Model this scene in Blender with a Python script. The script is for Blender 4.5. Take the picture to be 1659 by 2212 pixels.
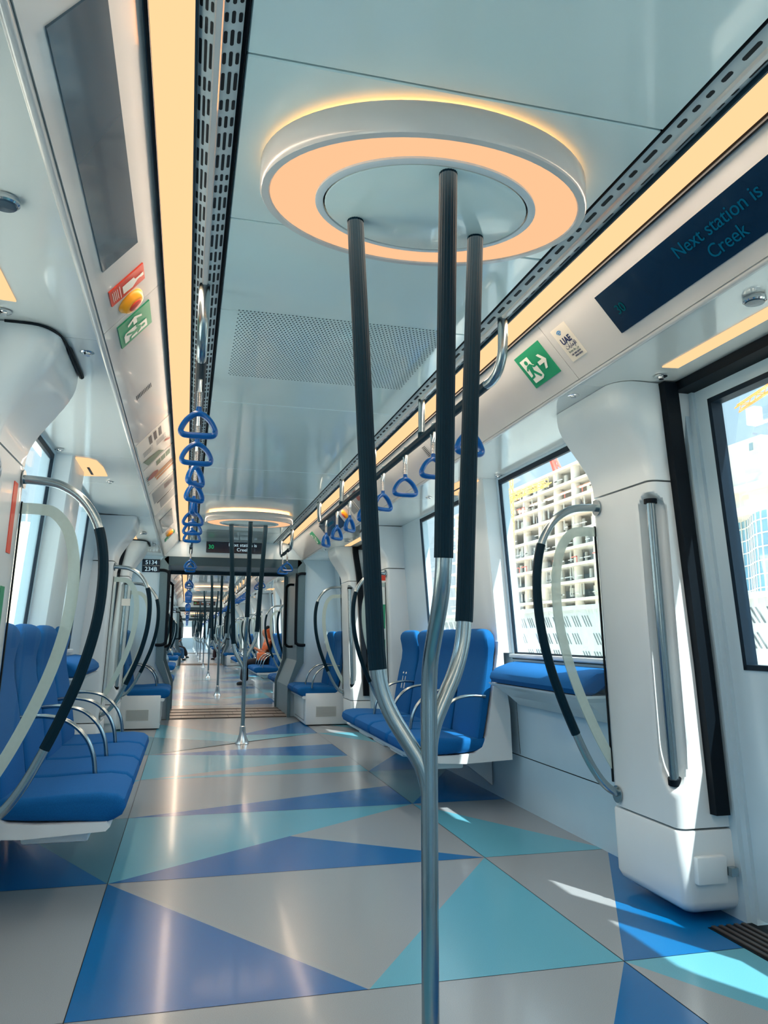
import bpy, bmesh, math, random
from math import sin, cos, pi, radians as R, sqrt
from mathutils import Vector, Matrix

for o in list(bpy.data.objects): bpy.data.objects.remove(o, do_unlink=True)
scene = bpy.context.scene
COL = scene.collection
rng = random.Random(7)

# ---------------------------------------------------------------- camera
CAMZ = 1.05
yaw, pitch, roll = .248797, .1608406, .0042753
fwd = Vector((sin(yaw)*cos(pitch), cos(yaw)*cos(pitch), sin(pitch)))
x0 = Vector((cos(yaw), -sin(yaw), 0)); u0 = x0.cross(fwd)
cxv = cos(roll)*x0 + sin(roll)*u0; cuv = -sin(roll)*x0 + cos(roll)*u0
cam = bpy.data.cameras.new('camera'); camo = bpy.data.objects.new('camera', cam); COL.objects.link(camo)
camo.matrix_world = Matrix(((cxv.x, cuv.x, -fwd.x, 0), (cxv.y, cuv.y, -fwd.y, 0), (cxv.z, cuv.z, -fwd.z, CAMZ), (0, 0, 0, 1)))
cam.sensor_fit = 'VERTICAL'; cam.sensor_height = 36; cam.lens = 36*1655.2/2212
cam.clip_start = .02; cam.clip_end = 2000
scene.camera = camo
# ---------------------------------------------------------------- light
scene.view_settings.view_transform = 'Standard'
scene.view_settings.look = 'None'
scene.view_settings.gamma = 1
scene.view_settings.exposure = 1.18
scene.view_settings.use_curve_mapping = False
SKY = 1.62; SUN = 7.5; STRIP = .53; LAMPW = 1.7; RINGW = 2.6
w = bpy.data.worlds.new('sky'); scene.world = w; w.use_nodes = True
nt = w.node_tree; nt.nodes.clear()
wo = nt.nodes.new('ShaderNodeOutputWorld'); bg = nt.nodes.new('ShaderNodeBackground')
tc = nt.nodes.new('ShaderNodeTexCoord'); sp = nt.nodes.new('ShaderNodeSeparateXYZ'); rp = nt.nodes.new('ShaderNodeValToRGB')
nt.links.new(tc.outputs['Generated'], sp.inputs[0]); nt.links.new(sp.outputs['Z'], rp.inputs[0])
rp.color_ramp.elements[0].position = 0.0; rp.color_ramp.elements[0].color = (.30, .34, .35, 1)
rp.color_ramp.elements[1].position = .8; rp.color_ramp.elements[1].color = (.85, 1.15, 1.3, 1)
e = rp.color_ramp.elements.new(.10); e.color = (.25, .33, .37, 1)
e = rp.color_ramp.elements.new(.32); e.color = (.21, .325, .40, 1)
e = rp.color_ramp.elements.new(.46); e.color = (.78, 1.05, 1.20, 1)  # sky above the window view made brighter to light the interior
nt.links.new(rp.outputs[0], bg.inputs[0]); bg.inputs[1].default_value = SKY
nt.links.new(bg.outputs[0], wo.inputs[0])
SUNDIR = Vector((-.24, .62, -1.0))
sun = bpy.data.lights.new('sun', 'SUN'); sun.energy = SUN; sun.angle = R(.6); sun.color = (1, .95, .86)
suno = bpy.data.objects.new('sun', sun); COL.objects.link(suno); suno.location = (20, -30, 60)
suno.rotation_euler = SUNDIR.to_track_quat('-Z', 'Y').to_euler()

# ---------------------------------------------------------------- materials
def srgb(r, g, b):
    f = lambda c: (c/255)/12.92 if c/255 <= .04045 else ((c/255+.055)/1.055)**2.4
    return (f(r), f(g), f(b), 1)
def mat(name, col, rough=.5, metal=0, coat=0, coatr=.05, emis=None, es=0, noise=0, nscale=60, bump=0, bscale=200, rvar=0, spec=.5):
    m = bpy.data.materials.new(name); m.use_nodes = True; n = m.node_tree; b = n.nodes['Principled BSDF']
    b.inputs['Base Color'].default_value = col; b.inputs['Roughness'].default_value = rough; b.inputs['Metallic'].default_value = metal
    b.inputs['Coat Weight'].default_value = coat; b.inputs['Coat Roughness'].default_value = coatr
    b.inputs['Specular IOR Level'].default_value = spec
    if emis: b.inputs['Emission Color'].default_value = emis; b.inputs['Emission Strength'].default_value = es
    t = n.nodes.new('ShaderNodeTexCoord')
    if noise:
        nz = n.nodes.new('ShaderNodeTexNoise'); nz.inputs['Scale'].default_value = nscale; nz.inputs['Detail'].default_value = 3
        n.links.new(t.outputs['Object'], nz.inputs['Vector'])
        mr = n.nodes.new('ShaderNodeMapRange'); mr.inputs['From Min'].default_value = .35; mr.inputs['From Max'].default_value = .65
        mr.inputs['To Min'].default_value = 1-noise; mr.inputs['To Max'].default_value = 1+noise
        n.links.new(nz.outputs['Fac'], mr.inputs['Value'])
        mx = n.nodes.new('ShaderNodeVectorMath'); mx.operation = 'SCALE'; mx.inputs[0].default_value = col[:3]
        n.links.new(mr.outputs[0], mx.inputs['Scale']); n.links.new(mx.outputs[0], b.inputs['Base Color'])
    if bump:
        nz = n.nodes.new('ShaderNodeTexNoise'); nz.inputs['Scale'].default_value = bscale; nz.inputs['Detail'].default_value = 2
        n.links.new(t.outputs['Object'], nz.inputs['Vector'])
        bp = n.nodes.new('ShaderNodeBump'); bp.inputs['Strength'].default_value = bump; bp.inputs['Distance'].default_value = .002
        n.links.new(nz.outputs['Fac'], bp.inputs['Height']); n.links.new(bp.outputs[0], b.inputs['Normal'])
    return m
WHITE = mat('white_moulding', srgb(204, 217, 224), .32, coat=.25, noise=.02, nscale=3)
WALLM = mat('white_wall_panel', srgb(176, 203, 219), .30, coat=.3, noise=.02, nscale=3)
FASC = mat('white_gloss_fascia', srgb(196, 198, 198), .18, coat=.4, noise=.02, nscale=3)
SOFF = mat('soffit_panel', srgb(204, 211, 210), .14, coat=.5)
CEIL = mat('ceiling_panel', srgb(206, 229, 231), .17, coat=.6, coatr=.04, noise=.02, nscale=2)
GRIL = mat('perforated_metal', srgb(196, 208, 210), .4, metal=.1)
DARK = mat('black_void', srgb(8, 14, 20), .6)
BLACK = mat('black_rubber', srgb(2, 14, 24), .55, spec=.15, noise=.05)
NAVY = mat('dark_display', srgb(6, 30, 52), .18, coat=.3)
NAVYL = mat('dim_display', srgb(40, 66, 84), .18, coat=.3)
STEEL = mat('brushed_steel', (.30, .38, .42, 1), .24, metal=1, noise=.01, nscale=6)
CHROME = mat('chrome', (.66, .67, .68, 1), .14, metal=1)
SLEEVE = mat('dark_ribbed_sleeve', srgb(6, 36, 50), .45, spec=.1, noise=.05)
GASK = mat('window_gasket', srgb(5, 28, 44), .5, spec=.2, noise=.05)
BLUEF = mat('blue_seat_fabric', srgb(2, 86, 148), .85, noise=.10, nscale=260, bump=.5, bscale=500, spec=.2)
BLUEP = mat('blue_plastic', srgb(0, 82, 156), .3, coat=.15, spec=.3, noise=.02)
FR = mat('frosted_glass', srgb(190, 215, 212), .5, noise=.02)
ORANGE = (1.0, .60, .30, 1)
def emit(name, col, s):
    m = bpy.data.materials.new(name); m.use_nodes = True; n = m.node_tree; n.nodes.clear()
    o = n.nodes.new('ShaderNodeOutputMaterial'); e = n.nodes.new('ShaderNodeEmission')
    e.inputs[0].default_value = col; e.inputs[1].default_value = s; n.links.new(e.outputs[0], o.inputs[0]); return m
STRIPM = emit('warm_light_strip', ORANGE, STRIP)
RINGM = emit('warm_ring_diffuser', (1.0, .54, .29, 1), .47)
HALO = emit('warm_halo_strip', (1.0, .40, .12, 1), 5)
def glassmat(name, tint=(1, 1, 1, 1), refl=.5):
    m = bpy.data.materials.new(name); m.use_nodes = True; n = m.node_tree; n.nodes.clear()
    o = n.nodes.new('ShaderNodeOutputMaterial'); t = n.nodes.new('ShaderNodeBsdfTransparent'); g = n.nodes.new('ShaderNodeBsdfGlossy')
    f = n.nodes.new('ShaderNodeFresnel'); f.inputs[0].default_value = 1.45; mx = n.nodes.new('ShaderNodeMixShader'); ml = n.nodes.new('ShaderNodeMath')
    ml.operation = 'MULTIPLY'; ml.inputs[1].default_value = refl
    t.inputs[0].default_value = tint; g.inputs['Roughness'].default_value = .02
    n.links.new(f.outputs[0], ml.inputs[0]); n.links.new(ml.outputs[0], mx.inputs[0]); n.links.new(t.outputs[0], mx.inputs[1]); n.links.new(g.outputs[0], mx.inputs[2])
    n.links.new(mx.outputs[0], o.inputs[0]); return m
GLASS = glassmat('window_glass', (.97, .99, .99, 1), .35)
SGLASS = glassmat('screen_glass', (.95, .985, .98, 1), .6)
def mixw(m, fac):   # make a material partly see-through (frosted band)
    n = m.node_tree; b = n.nodes['Principled BSDF']; o = n.nodes['Material Output']
    t = n.nodes.new('ShaderNodeBsdfTransparent'); mx = n.nodes.new('ShaderNodeMixShader'); mx.inputs[0].default_value = fac
    n.links.new(t.outputs[0], mx.inputs[1]); n.links.new(b.outputs[0], mx.inputs[2]); n.links.new(mx.outputs[0], o.inputs[0])
mixw(FR, .72)
def floormat(name, col):
    m = mat(name, col, .24, coat=.14, coatr=.09, spec=.22)
    n = m.node_tree; b = n.nodes['Principled BSDF']; t = n.nodes.new('ShaderNodeTexCoord')
    v = n.nodes.new('ShaderNodeTexNoise'); v.inputs['Scale'].default_value = 420; v.inputs['Detail'].default_value = 1
    n.links.new(t.outputs['Object'], v.inputs['Vector'])
    mr = n.nodes.new('ShaderNodeMapRange'); mr.inputs['From Min'].default_value = .3; mr.inputs['From Max'].default_value = .7; mr.inputs['To Min'].default_value = .92; mr.inputs['To Max'].default_value = 1.08
    n.links.new(v.outputs['Fac'], mr.inputs['Value'])
    s = n.nodes.new('ShaderNodeVectorMath'); s.operation = 'SCALE'; s.inputs[0].default_value = col[:3]
    n.links.new(mr.outputs[0], s.inputs['Scale']); n.links.new(s.outputs[0], b.inputs['Base Color'])
    return m
FBLUE = floormat('floor_blue', srgb(0, 90, 150)); FTEAL = floormat('floor_light_teal', srgb(84, 152, 174))
FGREY = floormat('floor_warm_grey', srgb(132, 141, 148)); FMID = floormat('floor_mid_teal', srgb(66, 118, 136))
SILL = mat('metal_sill', srgb(92, 84, 80), .35, metal=.6, noise=.08)
GANGM = mat('gangway_grey', srgb(120, 142, 152), .4, noise=.04); JAMB = mat('gangway_jamb_grey', srgb(84, 112, 124), .32, metal=.3, noise=.04)
GFRAME = mat('gangway_frame_dark', srgb(30, 62, 76), .32, metal=.4, noise=.04)
GREEN = mat('sign_green', srgb(10, 140, 98), .4); SIGNW = mat('sign_white', srgb(225, 228, 220), .4)
RED = mat('sign_red', srgb(205, 60, 36), .4); YEL = mat('yellow_plastic', srgb(240, 160, 20), .35); STICK = mat('sticker_cream', srgb(214, 210, 198), .4)
NAVYT = mat('navy_print', srgb(10, 35, 90), .5); CYAN = mat('blue_print', srgb(10, 120, 185), .5); GRYT = mat('grey_print', srgb(110, 130, 130), .5)
TXDIM = emit('dim_display_text', srgb(8, 78, 104), .36); TXLIT = emit('display_text', srgb(170, 200, 210), .56); TXGRN = emit('display_green_text', srgb(30, 160, 100), .56); TXGD = emit('display_dim_green_text', srgb(6, 60, 66), .56)

# ---------------------------------------------------------------- mesh helpers
class MB:
    def __init__(s): s.v = []; s.f = []; s.m = []; s.sm = []
    def add(s, vs, fs, mi=0, smooth=False):
        k = len(s.v); s.v += [tuple(p) for p in vs]; s.f += [tuple(i+k for i in f) for f in fs]; s.m += [mi]*len(fs); s.sm += [smooth]*len(fs); return s
    def box(s, x0, x1, y0, y1, z0, z1, mi=0):
        vs = [(x, y, z) for z in (z0, z1) for y in (y0, y1) for x in (x0, x1)]
        return s.add(vs, [(0, 2, 3, 1), (4, 5, 7, 6), (0, 1, 5, 4), (1, 3, 7, 5), (3, 2, 6, 7), (2, 0, 4, 6)], mi)
    def rbox(s, x0, x1, y0, y1, z0, z1, r=.01, seg=3, mi=0, smooth=True):
        bm = bmesh.new(); bmesh.ops.create_cube(bm, size=1)
        for v in bm.verts: v.co = Vector(((x0+x1)/2+v.co.x*(x1-x0), (y0+y1)/2+v.co.y*(y1-y0), (z0+z1)/2+v.co.z*(z1-z0)))
        bmesh.ops.bevel(bm, geom=list(bm.edges), offset=r, segments=seg, affect='EDGES', profile=.5)
        bm.verts.index_update(); s.add([v.co[:] for v in bm.verts], [tuple(v.index for v in f.verts) for f in bm.faces], mi, smooth); bm.free(); return s
    def quad(s, a, b, c, d, mi=0): return s.add([a, b, c, d], [(0, 1, 2, 3)], mi)
    def loft(s, rings, closed=True, cap=True, mi=0, smooth=True):
        n = len(rings[0]); vs = [p for r in rings for p in r]; fs = []
        for i in range(len(rings)-1):
            for j in range(n if closed else n-1):
                a = i*n+j; b = i*n+(j+1) % n; fs.append((a, b, b+n, a+n))
        if cap and closed: fs += [tuple(range(n-1, -1, -1)), tuple(range((len(rings)-1)*n, len(rings)*n))]
        return s.add(vs, fs, mi, smooth)
    def tube(s, pts, r, n=16, mi=0, cap=True, rib=0, nrib=0, sy=1.0, smooth=True):
        pts = [Vector(p) for p in pts]; rs = r if isinstance(r, (list, tuple)) else [r]*len(pts); rings = []
        t0 = (pts[1]-pts[0]).normalized(); ref = Vector((0, 1, 0)) if abs(t0.y) < .9 else Vector((1, 0, 0)); nrm = (ref-t0*ref.dot(t0)).normalized()
        for i, p in enumerate(pts):
            t = (pts[min(i+1, len(pts)-1)]-pts[max(i-1, 0)]).normalized()
            nrm = (nrm-t*nrm.dot(t)).normalized(); bn = t.cross(nrm)
            ring = []
            for k in range(n):
                a = 2*pi*k/n; rr = rs[i]*(1+(rib*cos(nrib*a) if nrib else 0)); ring.append(p+nrm*cos(a)*rr*sy+bn*sin(a)*rr)
            rings.append(ring)
        return s.loft(rings, True, cap, mi, smooth)
    def lathe(s, prof, c=(0, 0, 0), n=32, mi=0, sx=1, sy=1, smooth=True):   # prof (r,z)
        rings = [[(c[0]+r*cos(2*pi*k/n)*sx, c[1]+r*sin(2*pi*k/n)*sy, c[2]+z) for k in range(n)] for r, z in prof]
        return s.loft(rings, True, True, mi, smooth)
    def prism(s, poly, axis, a, b, mi=0, smooth=False):   # poly in the two other axes
        def P(p, t): return {'x': (t, p[0], p[1]), 'y': (p[0], t, p[1]), 'z': (p[0], p[1], t)}[axis]
        n = len(poly); vs = [P(p, a) for p in poly]+[P(p, b) for p in poly]
        s.add(vs, [tuple(range(n)), tuple(range(2*n-1, n-1, -1))], mi, False)
        return s.add(vs, [(i, i+n, (i+1) % n+n, (i+1) % n) for i in range(n)], mi, smooth)
    def xf(s, M): s.v = [tuple(M @ Vector(p)) for p in s.v]; return s
    def mesh(s, name, mats):
        me = bpy.data.meshes.new(name); me.from_pydata(s.v, [], s.f)
        for m in (mats if isinstance(mats, (list, tuple)) else [mats]): me.materials.append(m)
        me.polygons.foreach_set('material_index', s.m); me.polygons.foreach_set('use_smooth', s.sm)
        bm = bmesh.new(); bm.from_mesh(me); bmesh.ops.remove_doubles(bm, verts=bm.verts, dist=1e-5); bmesh.ops.recalc_face_normals(bm, faces=bm.faces); bm.to_mesh(me); bm.free()
        if any(s.sm): me.set_sharp_from_angle(angle=R(38))
        me.update(); return me
    def build(s, name, mats, parent=None):
        o = bpy.data.objects.new(name, s.mesh(name, mats)); COL.objects.link(o)
        if parent: o.parent = parent
        return o
def tag(o, label=None, cat=None, group=None, kind=None):
    for k, v in (('label', label), ('category', cat), ('group', group), ('kind', kind)):
        if v: o[k] = v
    return o
def thing(name, label, cat, loc=(0, 0, 0), rz=0, group=None):
    o = bpy.data.objects.new(name, None); COL.objects.link(o); o.location = loc; o.rotation_euler = (0, 0, rz); o.empty_display_size = .1
    return tag(o, label, cat, group)
KIDS = {}
def kids(o): return [c for c in o.children]
def copy_tree(o, parent=None):
    c = o.copy(); COL.objects.link(c); c.parent = parent
    for ch in kids(o): copy_tree(ch, c)
    return c
def place(proto, first, loc, rz=0, label=None, group=None):
    o = proto if first else copy_tree(proto)
    o.location = loc; o.rotation_euler = (0, 0, rz)
    if label: o['label'] = label
    if group: o['group'] = group
    return o
def structure(o): o['kind'] = 'structure'; return o
def smooth_path(pts, k=6, it=None):   # catmull-rom
    P = [Vector(p) for p in pts]; out = []
    for i in range(len(P)-1):
        p0 = P[max(i-1, 0)]; p1 = P[i]; p2 = P[i+1]; p3 = P[min(i+2, len(P)-1)]
        for j in range(k):
            t = j/k; out.append(.5*((2*p1)+(-p0+p2)*t+(2*p0-5*p1+4*p2-p3)*t*t+(-p0+3*p1-3*p2+p3)*t**3))
    out.append(P[-1]); return out
FONTS = {}
def text_mesh(s, size, m, align='LEFT', ext=.0004, name='lettering', space=1.0, bold=0):
    cu = bpy.data.curves.new(name, 'FONT'); cu.body = s; cu.size = size; cu.align_x = align; cu.extrude = ext; cu.space_line = space; cu.offset = bold
    cu.resolution_u = 3
    t = bpy.data.objects.new(name, cu); COL.objects.link(t)
    bpy.context.view_layer.update()
    me = bpy.data.meshes.new_from_object(t.evaluated_get(bpy.context.evaluated_depsgraph_get()))
    bpy.data.objects.remove(t, do_unlink=True); me.materials.clear(); me.materials.append(m); return me
def lettering(s, size, m, M, parent=None, align='LEFT', name='lettering', space=1.0, bold=0):
    o = bpy.data.objects.new(name, text_mesh(s, size, m, align, name=name, space=space, bold=bold)); COL.objects.link(o)
    if parent: o.parent = parent
    o.matrix_local = M; return o
def frame(o, x, y):   # matrix with origin o and axes x, y
    x = Vector(x).normalized(); y = Vector(y).normalized(); z = x.cross(y)
    return Matrix(((x.x, y.x, z.x, o[0]), (x.y, y.y, z.y, o[1]), (x.z, y.z, z.z, o[2]), (0, 0, 0, 1)))
NTH = ['nearest', 'second', 'third', 'fourth', 'fifth', 'sixth', 'seventh', 'eighth', 'ninth', 'tenth', 'eleventh', 'twelfth']
CARW = ['first carriage', 'second carriage', 'third carriage', 'furthest carriage']
SIDEW = {1: 'right', -1: 'left'}

# ---------------------------------------------------------------- carriage geometry
CX = .58            # centre line of the train
PER = 18.5          # carriage period
ENDS = [10.35+PER*i for i in range(4)]      # far end wall of each carriage
GAP = 1.45
def wu(z):
    if z < .94: return 1.49+(1.435-1.49)*z/.94
    return 1.435+(1.345-1.435)*(z-.94)/(2.08-.94)
def X(side, u): return CX+side*u
FT = (.713, 2.289); FB = (.9015, 2.067)
fl = sqrt((FT[0]-FB[0])**2+(FT[1]-FB[1])**2); fdx = (FT[0]-FB[0])/fl; fdz = (FT[1]-FB[1])/fl
def fas(side, y, s, off=0):   # point on the sloped fascia
    return Vector((CX+side*(FB[0]+fdx*s-fdz*off), y, FB[1]+fdz*s+fdx*off))
def fframe(side, y, s, off=.002):
    return frame(fas(side, y, s, off), (0, -side, 0), (side*fdx, 0, fdz))
def wallpiece(mb, side, y0, y1, z0, z1, off=0, th=.07, mi=0):
    zs = [z0]+[z for z in (.94,) if z0 < z < z1]+[z1]
    inner = [(X(side, wu(z)+off), z) for z in zs]; outer = [(X(side, wu(z)+off+th), z) for z in reversed(zs)]
    mb.prism(inner+outer, 'y', y0, y1, mi)
WZ0, WZ1 = .94, 2.06
# pattern of one carriage, distances back from its far end wall
BAYS = [(3.4, 7.25), (9.7, 13.55)]
PILP = [1.25, 7.25, 13.7]      # pillars with the door on the near side: far edge distance (body spans +.43)
PILQ = [2.98, 9.3, 15.4]
DOORS = [(1.70, 2.96), (7.72, 9.26), (14.15, 15.38)]
POLES = [2.43, 8.52, 14.6]
def car_shell(ci):
    E = ENDS[ci]; S = E-17.05; nm = ci
    yl = S if ci else -4.5
    # floor
    def fl_tri(mb, pts, mi): mb.add([(x, y, 0) for x, y in pts], [(0, 1, 2)], mi)
    xa, xb, xc, xd, xm = CX-1.52, -.28, 1.44, CX+1.52, .58
    mb = MB(); y0 = 2.44-1.23*6 if ci == 0 else 0
    if ci: y0 = E-10.35+2.44-1.23*8
    rows = int((E-y0)/1.23)+2
    B, T, G, M = 0, 1, 2, 3
    for k in range(rows):
        a = y0+1.23*k; b = a+1.23; h = (a+b)/2; idx = round((a-(E-10.35)-2.44)/1.23)
        a = max(a, yl); b2 = min(b, E)
        if b <= yl or a >= E: continue
        if abs(b-a-1.23) > .01 or b > E:
            mb.add([(xa, a, 0), (xb, a, 0), (xb, b2, 0), (xa, b2, 0)], [(0, 1, 2, 3)], M); mb.add([(xb, a, 0), (xc, a, 0), (xc, b2, 0), (xb, b2, 0)], [(0, 1, 2, 3)], G)
            mb.add([(xc, a, 0), (xd, a, 0), (xd, b2, 0), (xc, b2, 0)], [(0, 1, 2, 3)], T); continue
        t = idx % 6
        if t == 5:      # below the first row seen
            P = [([(xc, b), (xc, a), (xm, a)], B), ([(xb, b), (xc, b), (xm, a)], G), ([(xb, b), (xb, a), (xm, a)], T)]
        elif t == 0:
            P = [([(xb, a), (xb, b), (xm, a)], B), ([(xc, a), (xc, b), (xm, a)], T), ([(xb, b), (xc, b), (xm, a)], G)]
        elif t == 1:
            P = [([(xb, a), (xc, a), (xm, h)], B), ([(xm, h), (xc, a), (xc, b)], G), ([(xb, a), (xm, h), (xb, b)], T), ([(xb, b), (xm, h), (xc, b)], T)]
        elif t == 2:
            P = [([(xb, a), (xc, a), (xc, h)], B), ([(xb, a), (xc, h), (xc, b)], G), ([(xb, a), (xc, b), (xb, b)], G)]
        elif t == 3:
            P = [([(xb, a), (xc, a), (xc, a+.3)], T), ([(xb, a), (xc, a+.3), (xc, h+.2)], G), ([(xb, a), (xc, h+.2), (xb, b)], T), ([(xb, b), (xc, h+.2), (xc, b)], B)]
        else:
            P = [([(xb, a), (xc, a), (xc, a+.35)], B), ([(xb, a), (xc, a+.35), (xc, b)], G), ([(xb, a), (xm, h+.06), (xb, b)], M), ([(xb, b), (xm, h+.06), (xc, b)], T)]
        for p, c in P: fl_tri(mb, p, c)
        # side columns
        if t in (0, 3): fl_tri(mb, [(xc, a), (xd, a), (xd, b)], B); fl_tri(mb, [(xc, a), (xc, b), (xd, b)], G)
        elif t == 1: fl_tri(mb, [(xc, a), (xd, a), (xc, b)], T); fl_tri(mb, [(xc, b), (xd, b), (xd, a)], G)
        elif t == 2: fl_tri(mb, [(xc, a), (xd, a), (xd, b)], B); fl_tri(mb, [(xc, a), (xc, b), (xd, b)], M)
        else: fl_tri(mb, [(xc, b), (xd, b), (xd, a)], T); fl_tri(mb, [(xc, b), (xc, a), (xd, a)], G)
        if t in (1, 4): fl_tri(mb, [(xb, a), (xa, a), (xa, b)], B); fl_tri(mb, [(xb, a), (xb, b), (xa, b)], M)
        elif t in (0, 3): fl_tri(mb, [(xa, a), (xb, b), (xa, b)], G); fl_tri(mb, [(xa, a), (xb, a), (xb, b)], G)
        elif t == 5: fl_tri(mb, [(xa, a), (xb, a), (xa, b)], T); fl_tri(mb, [(xb, a), (xb, b), (xa, b)], G)
        else: fl_tri(mb, [(xa, a), (xb, a), (xb, b)], G); fl_tri(mb, [(xa, a), (xa, b), (xb, b)], T)
        # joints
        for (p, q) in (((xa, a), (xd, a)),): mb.add([(p[0], a-.0012, .0006), (q[0], a-.0012, .0006), (q[0], a+.0012, .0006), (p[0], a+.0012, .0006)], [(0, 1, 2, 3)], 4)
    for xs in (xb, xc): mb.add([(xs-.0014, yl, .0006), (xs+.0014, yl, .0006), (xs+.0014, E, .0006), (xs-.0014, E, .0006)], [(0, 1, 2, 3)], 4)
    mb.box(xa, xd, yl, E, -.15, -.002, 4)
    structure(mb.build('floor', [FBLUE, FTEAL, FGREY, FMID, BLACK]))
    # ceiling panels with narrow joints
    mb = MB(); seams = [E-8.85, E-8.17, E-3.47, E-4.62, E-2.0, E-1.0, E-6.3, E-7.5, E-14.9, E-14.2, E-12.5, E-11.2, E-10, E-16.2]
    if ci == 0: seams += []
    ys = sorted([yl-.1]+[s for s in seams if s > yl]+[E+.02])
    for a, b in zip(ys[:-1], ys[1:]): mb.rbox(CX-.508, CX+.508, a+.003, b-.003, 2.2875, 2.312, .003, 1, 0, False)
    mb.box(CX-.55, CX+.55, yl, E, 2.36, 2.37, 1)
    structure(mb.build('ceiling', [CEIL, DARK]))
    # side walls
    for side in (1, -1):
        mb = MB(); segs = []
        opens = []
        for a, b in BAYS:
            n = E-b; opens += [(n+.05, n+1.47), (n+2.03, n+3.23)]
        opens += [(E-1.05, E-.3)] 
        if ci: opens += [(S+.3, S+1.05)]
        dor = [(E-b, E-a) for a, b in DOORS]
        cuts = sorted([(a, b, 'w') for a, b in opens]+[(a, b, 'd') for a, b in dor])
        y = yl
        for a, b, k in cuts:
            if b <= yl: continue
            a = max(a, yl)
            if a > y: wallpiece(mb, side, y, a, 0, 2.2)
            if k == 'w': wallpiece(mb, side, a, b, 0, WZ0); wallpiece(mb, side, a, b, WZ1, 2.2)
            else: wallpiece(mb, side, a, b, 2.06, 2.2)
            y = b
        if y < E: wallpiece(mb, side, y, E+.06, 0, 2.2)
        # panel joints and window ledge as shallow relief
        for a, b in BAYS:
            n, f = E-b, E-a
            if f < yl: continue
            n = max(n, yl)
            wallpiece(mb, side, n, f, .317, .322, -.001, .01, 1); wallpiece(mb, side, n+.05, n+1.5, .912, .917, -.001, .01, 1)
            for yy in (n+1.49, n+3.3): wallpiece(mb, side, yy, yy+.004, .33, .9, -.001, .01, 1)
        structure(mb.build('wall_'+SIDEW[side], [WALLM, BLACK]))
        # mid column between windows of a bay
        for bi, (a, b) in enumerate(BAYS):
            n = E-b
            if n < yl: continue
            mb = MB()
            for (ya, yb, zz0, zz1) in ((n+1.50, n+2.0, .95, 2.075),):
                rings = []
                for z in (zz0, 1.5, zz1):
                    u = wu(z); rings.append([(X(side, u+.01), ya, z), (X(side, u-.085), ya+.015, z), (X(side, u-.095), ya+.03, z), (X(side, u-.095), yb-.03, z), (X(side, u-.085), yb-.015, z), (X(side, u+.01), yb, z)])
                mb.loft(rings, smooth=False)
            # window ledge
            for (ya, yb) in ((n+.05, n+1.5), (n+2.0, n+3.25)):
                mb.rbox(*sorted((X(side, wu(.93)-.025), X(side, wu(.93)+.06))), ya, yb, .922, .945, .005, 2)
            structure(mb.build('trim_%d' % (bi*2+(1 if side > 0 else 2)), WHITE))
        # windows
        k = 0
        for (a, b) in sorted(opens):
            if b <= yl+.5 or a < yl: continue
            k += 1
            mb = MB()
            for (ya, yb, za, zb) in ((a, b, WZ0, WZ0+.016), (a, b, WZ1-.03, WZ1+.008), (a, a+.009, WZ0, WZ1), (b-.009, b, WZ0, WZ1)):
                wallpiece(mb, side, ya, yb, za, zb, .003, .018)
            fr = structure(mb.build('window_%d' % k, GASK))
            mb = MB(); wallpiece(mb, side, a+.01, b-.01, WZ0+.01, WZ1-.01, .010, .005); mb.build('window_pane', GLASS, fr)
        # fascia, soffit, light strip, grille
        mb = MB(); js = sorted([yl]+[s for s in [E-15.8, E-13.7, E-11, E-9.35, E-7.69, E-6.04, E-5.35, E-4.4, E-3.4, E-1.7] if s > yl]+[E+.02])
        for a, b in zip(js[:-1], js[1:]):
            a += .0015; b -= .0015
            p = [fas(side, a, .004), fas(side, a, fl), fas(side, a, fl, -.02), fas(side, a, .004, -.02)]
            mb.prism([(q.x, q.z) for q in p], 'y', a, b, 0)
        # rounded nosing under the fascia
        pts = [(X(side, FB[0]+.014+.012*cos(t)), FB[1]+.004+.012*sin(t)) for t in [2*pi*k/12 for k in range(12)]]
        mb.prism(pts, 'y', yl, E, 0, True)
        mb.box(*sorted((X(side, FT[0]+.002), X(side, FT[0]-.006))), yl, E, 2.27, 2.30, 1)
        mb.prism([(X(side, .80), 2.30), (X(side, 1.05), 2.12), (X(side, 1.05), 2.13), (X(side, .80), 2.31)], 'y', yl, E, 1)
        structure(mb.build('trim_%d' % (5 if side > 0 else 6), [FASC, BLACK]))
        mb = MB(); js = sorted([yl]+[s for s in [E-15.8, E-13.8, E-9.4, E-7.63, E-5.78, E-4.9, E-3.45, E-1.5] if s > yl]+[E+.02])
        for a, b in zip(js[:-1], js[1:]):
            mb.prism([(X(side, FB[0]+.012), 2.067), (X(side, 1.36), 2.075), (X(side, 1.47), 2.10), (X(side, 1.47), 2.13), (X(side, FB[0]+.012), 2.085)], 'y', a+.001, b-.001, 0)
        structure(mb.build('trim_%d' % (7 if side > 0 else 8), SOFF))
        # outer skin so that no daylight leaks in
        mb = MB(); mb.box(*sorted((X(side, 1.42), X(side, 1.52))), yl-.1, E+.1, 2.18, 2.55)
        structure(mb.build('trim_%d' % (9 if side > 0 else 10), WALLM))
        # door heads glow panels + bay glow panels sit in the soffit
    mb = MB(); mb.box(X(-1, 1.52), X(1, 1.52), yl-.1, E+GAP+.1, 2.5, 2.55)  # unseen roof slab over the ceiling, added to keep sky light out
    structure(mb.build('ceiling', DARK))
    # end wall around the gangway mouth
    op = [(.77, 0), (.77, .38), (.90, .72), (.90, 1.94), (.84, 2.0)]
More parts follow.
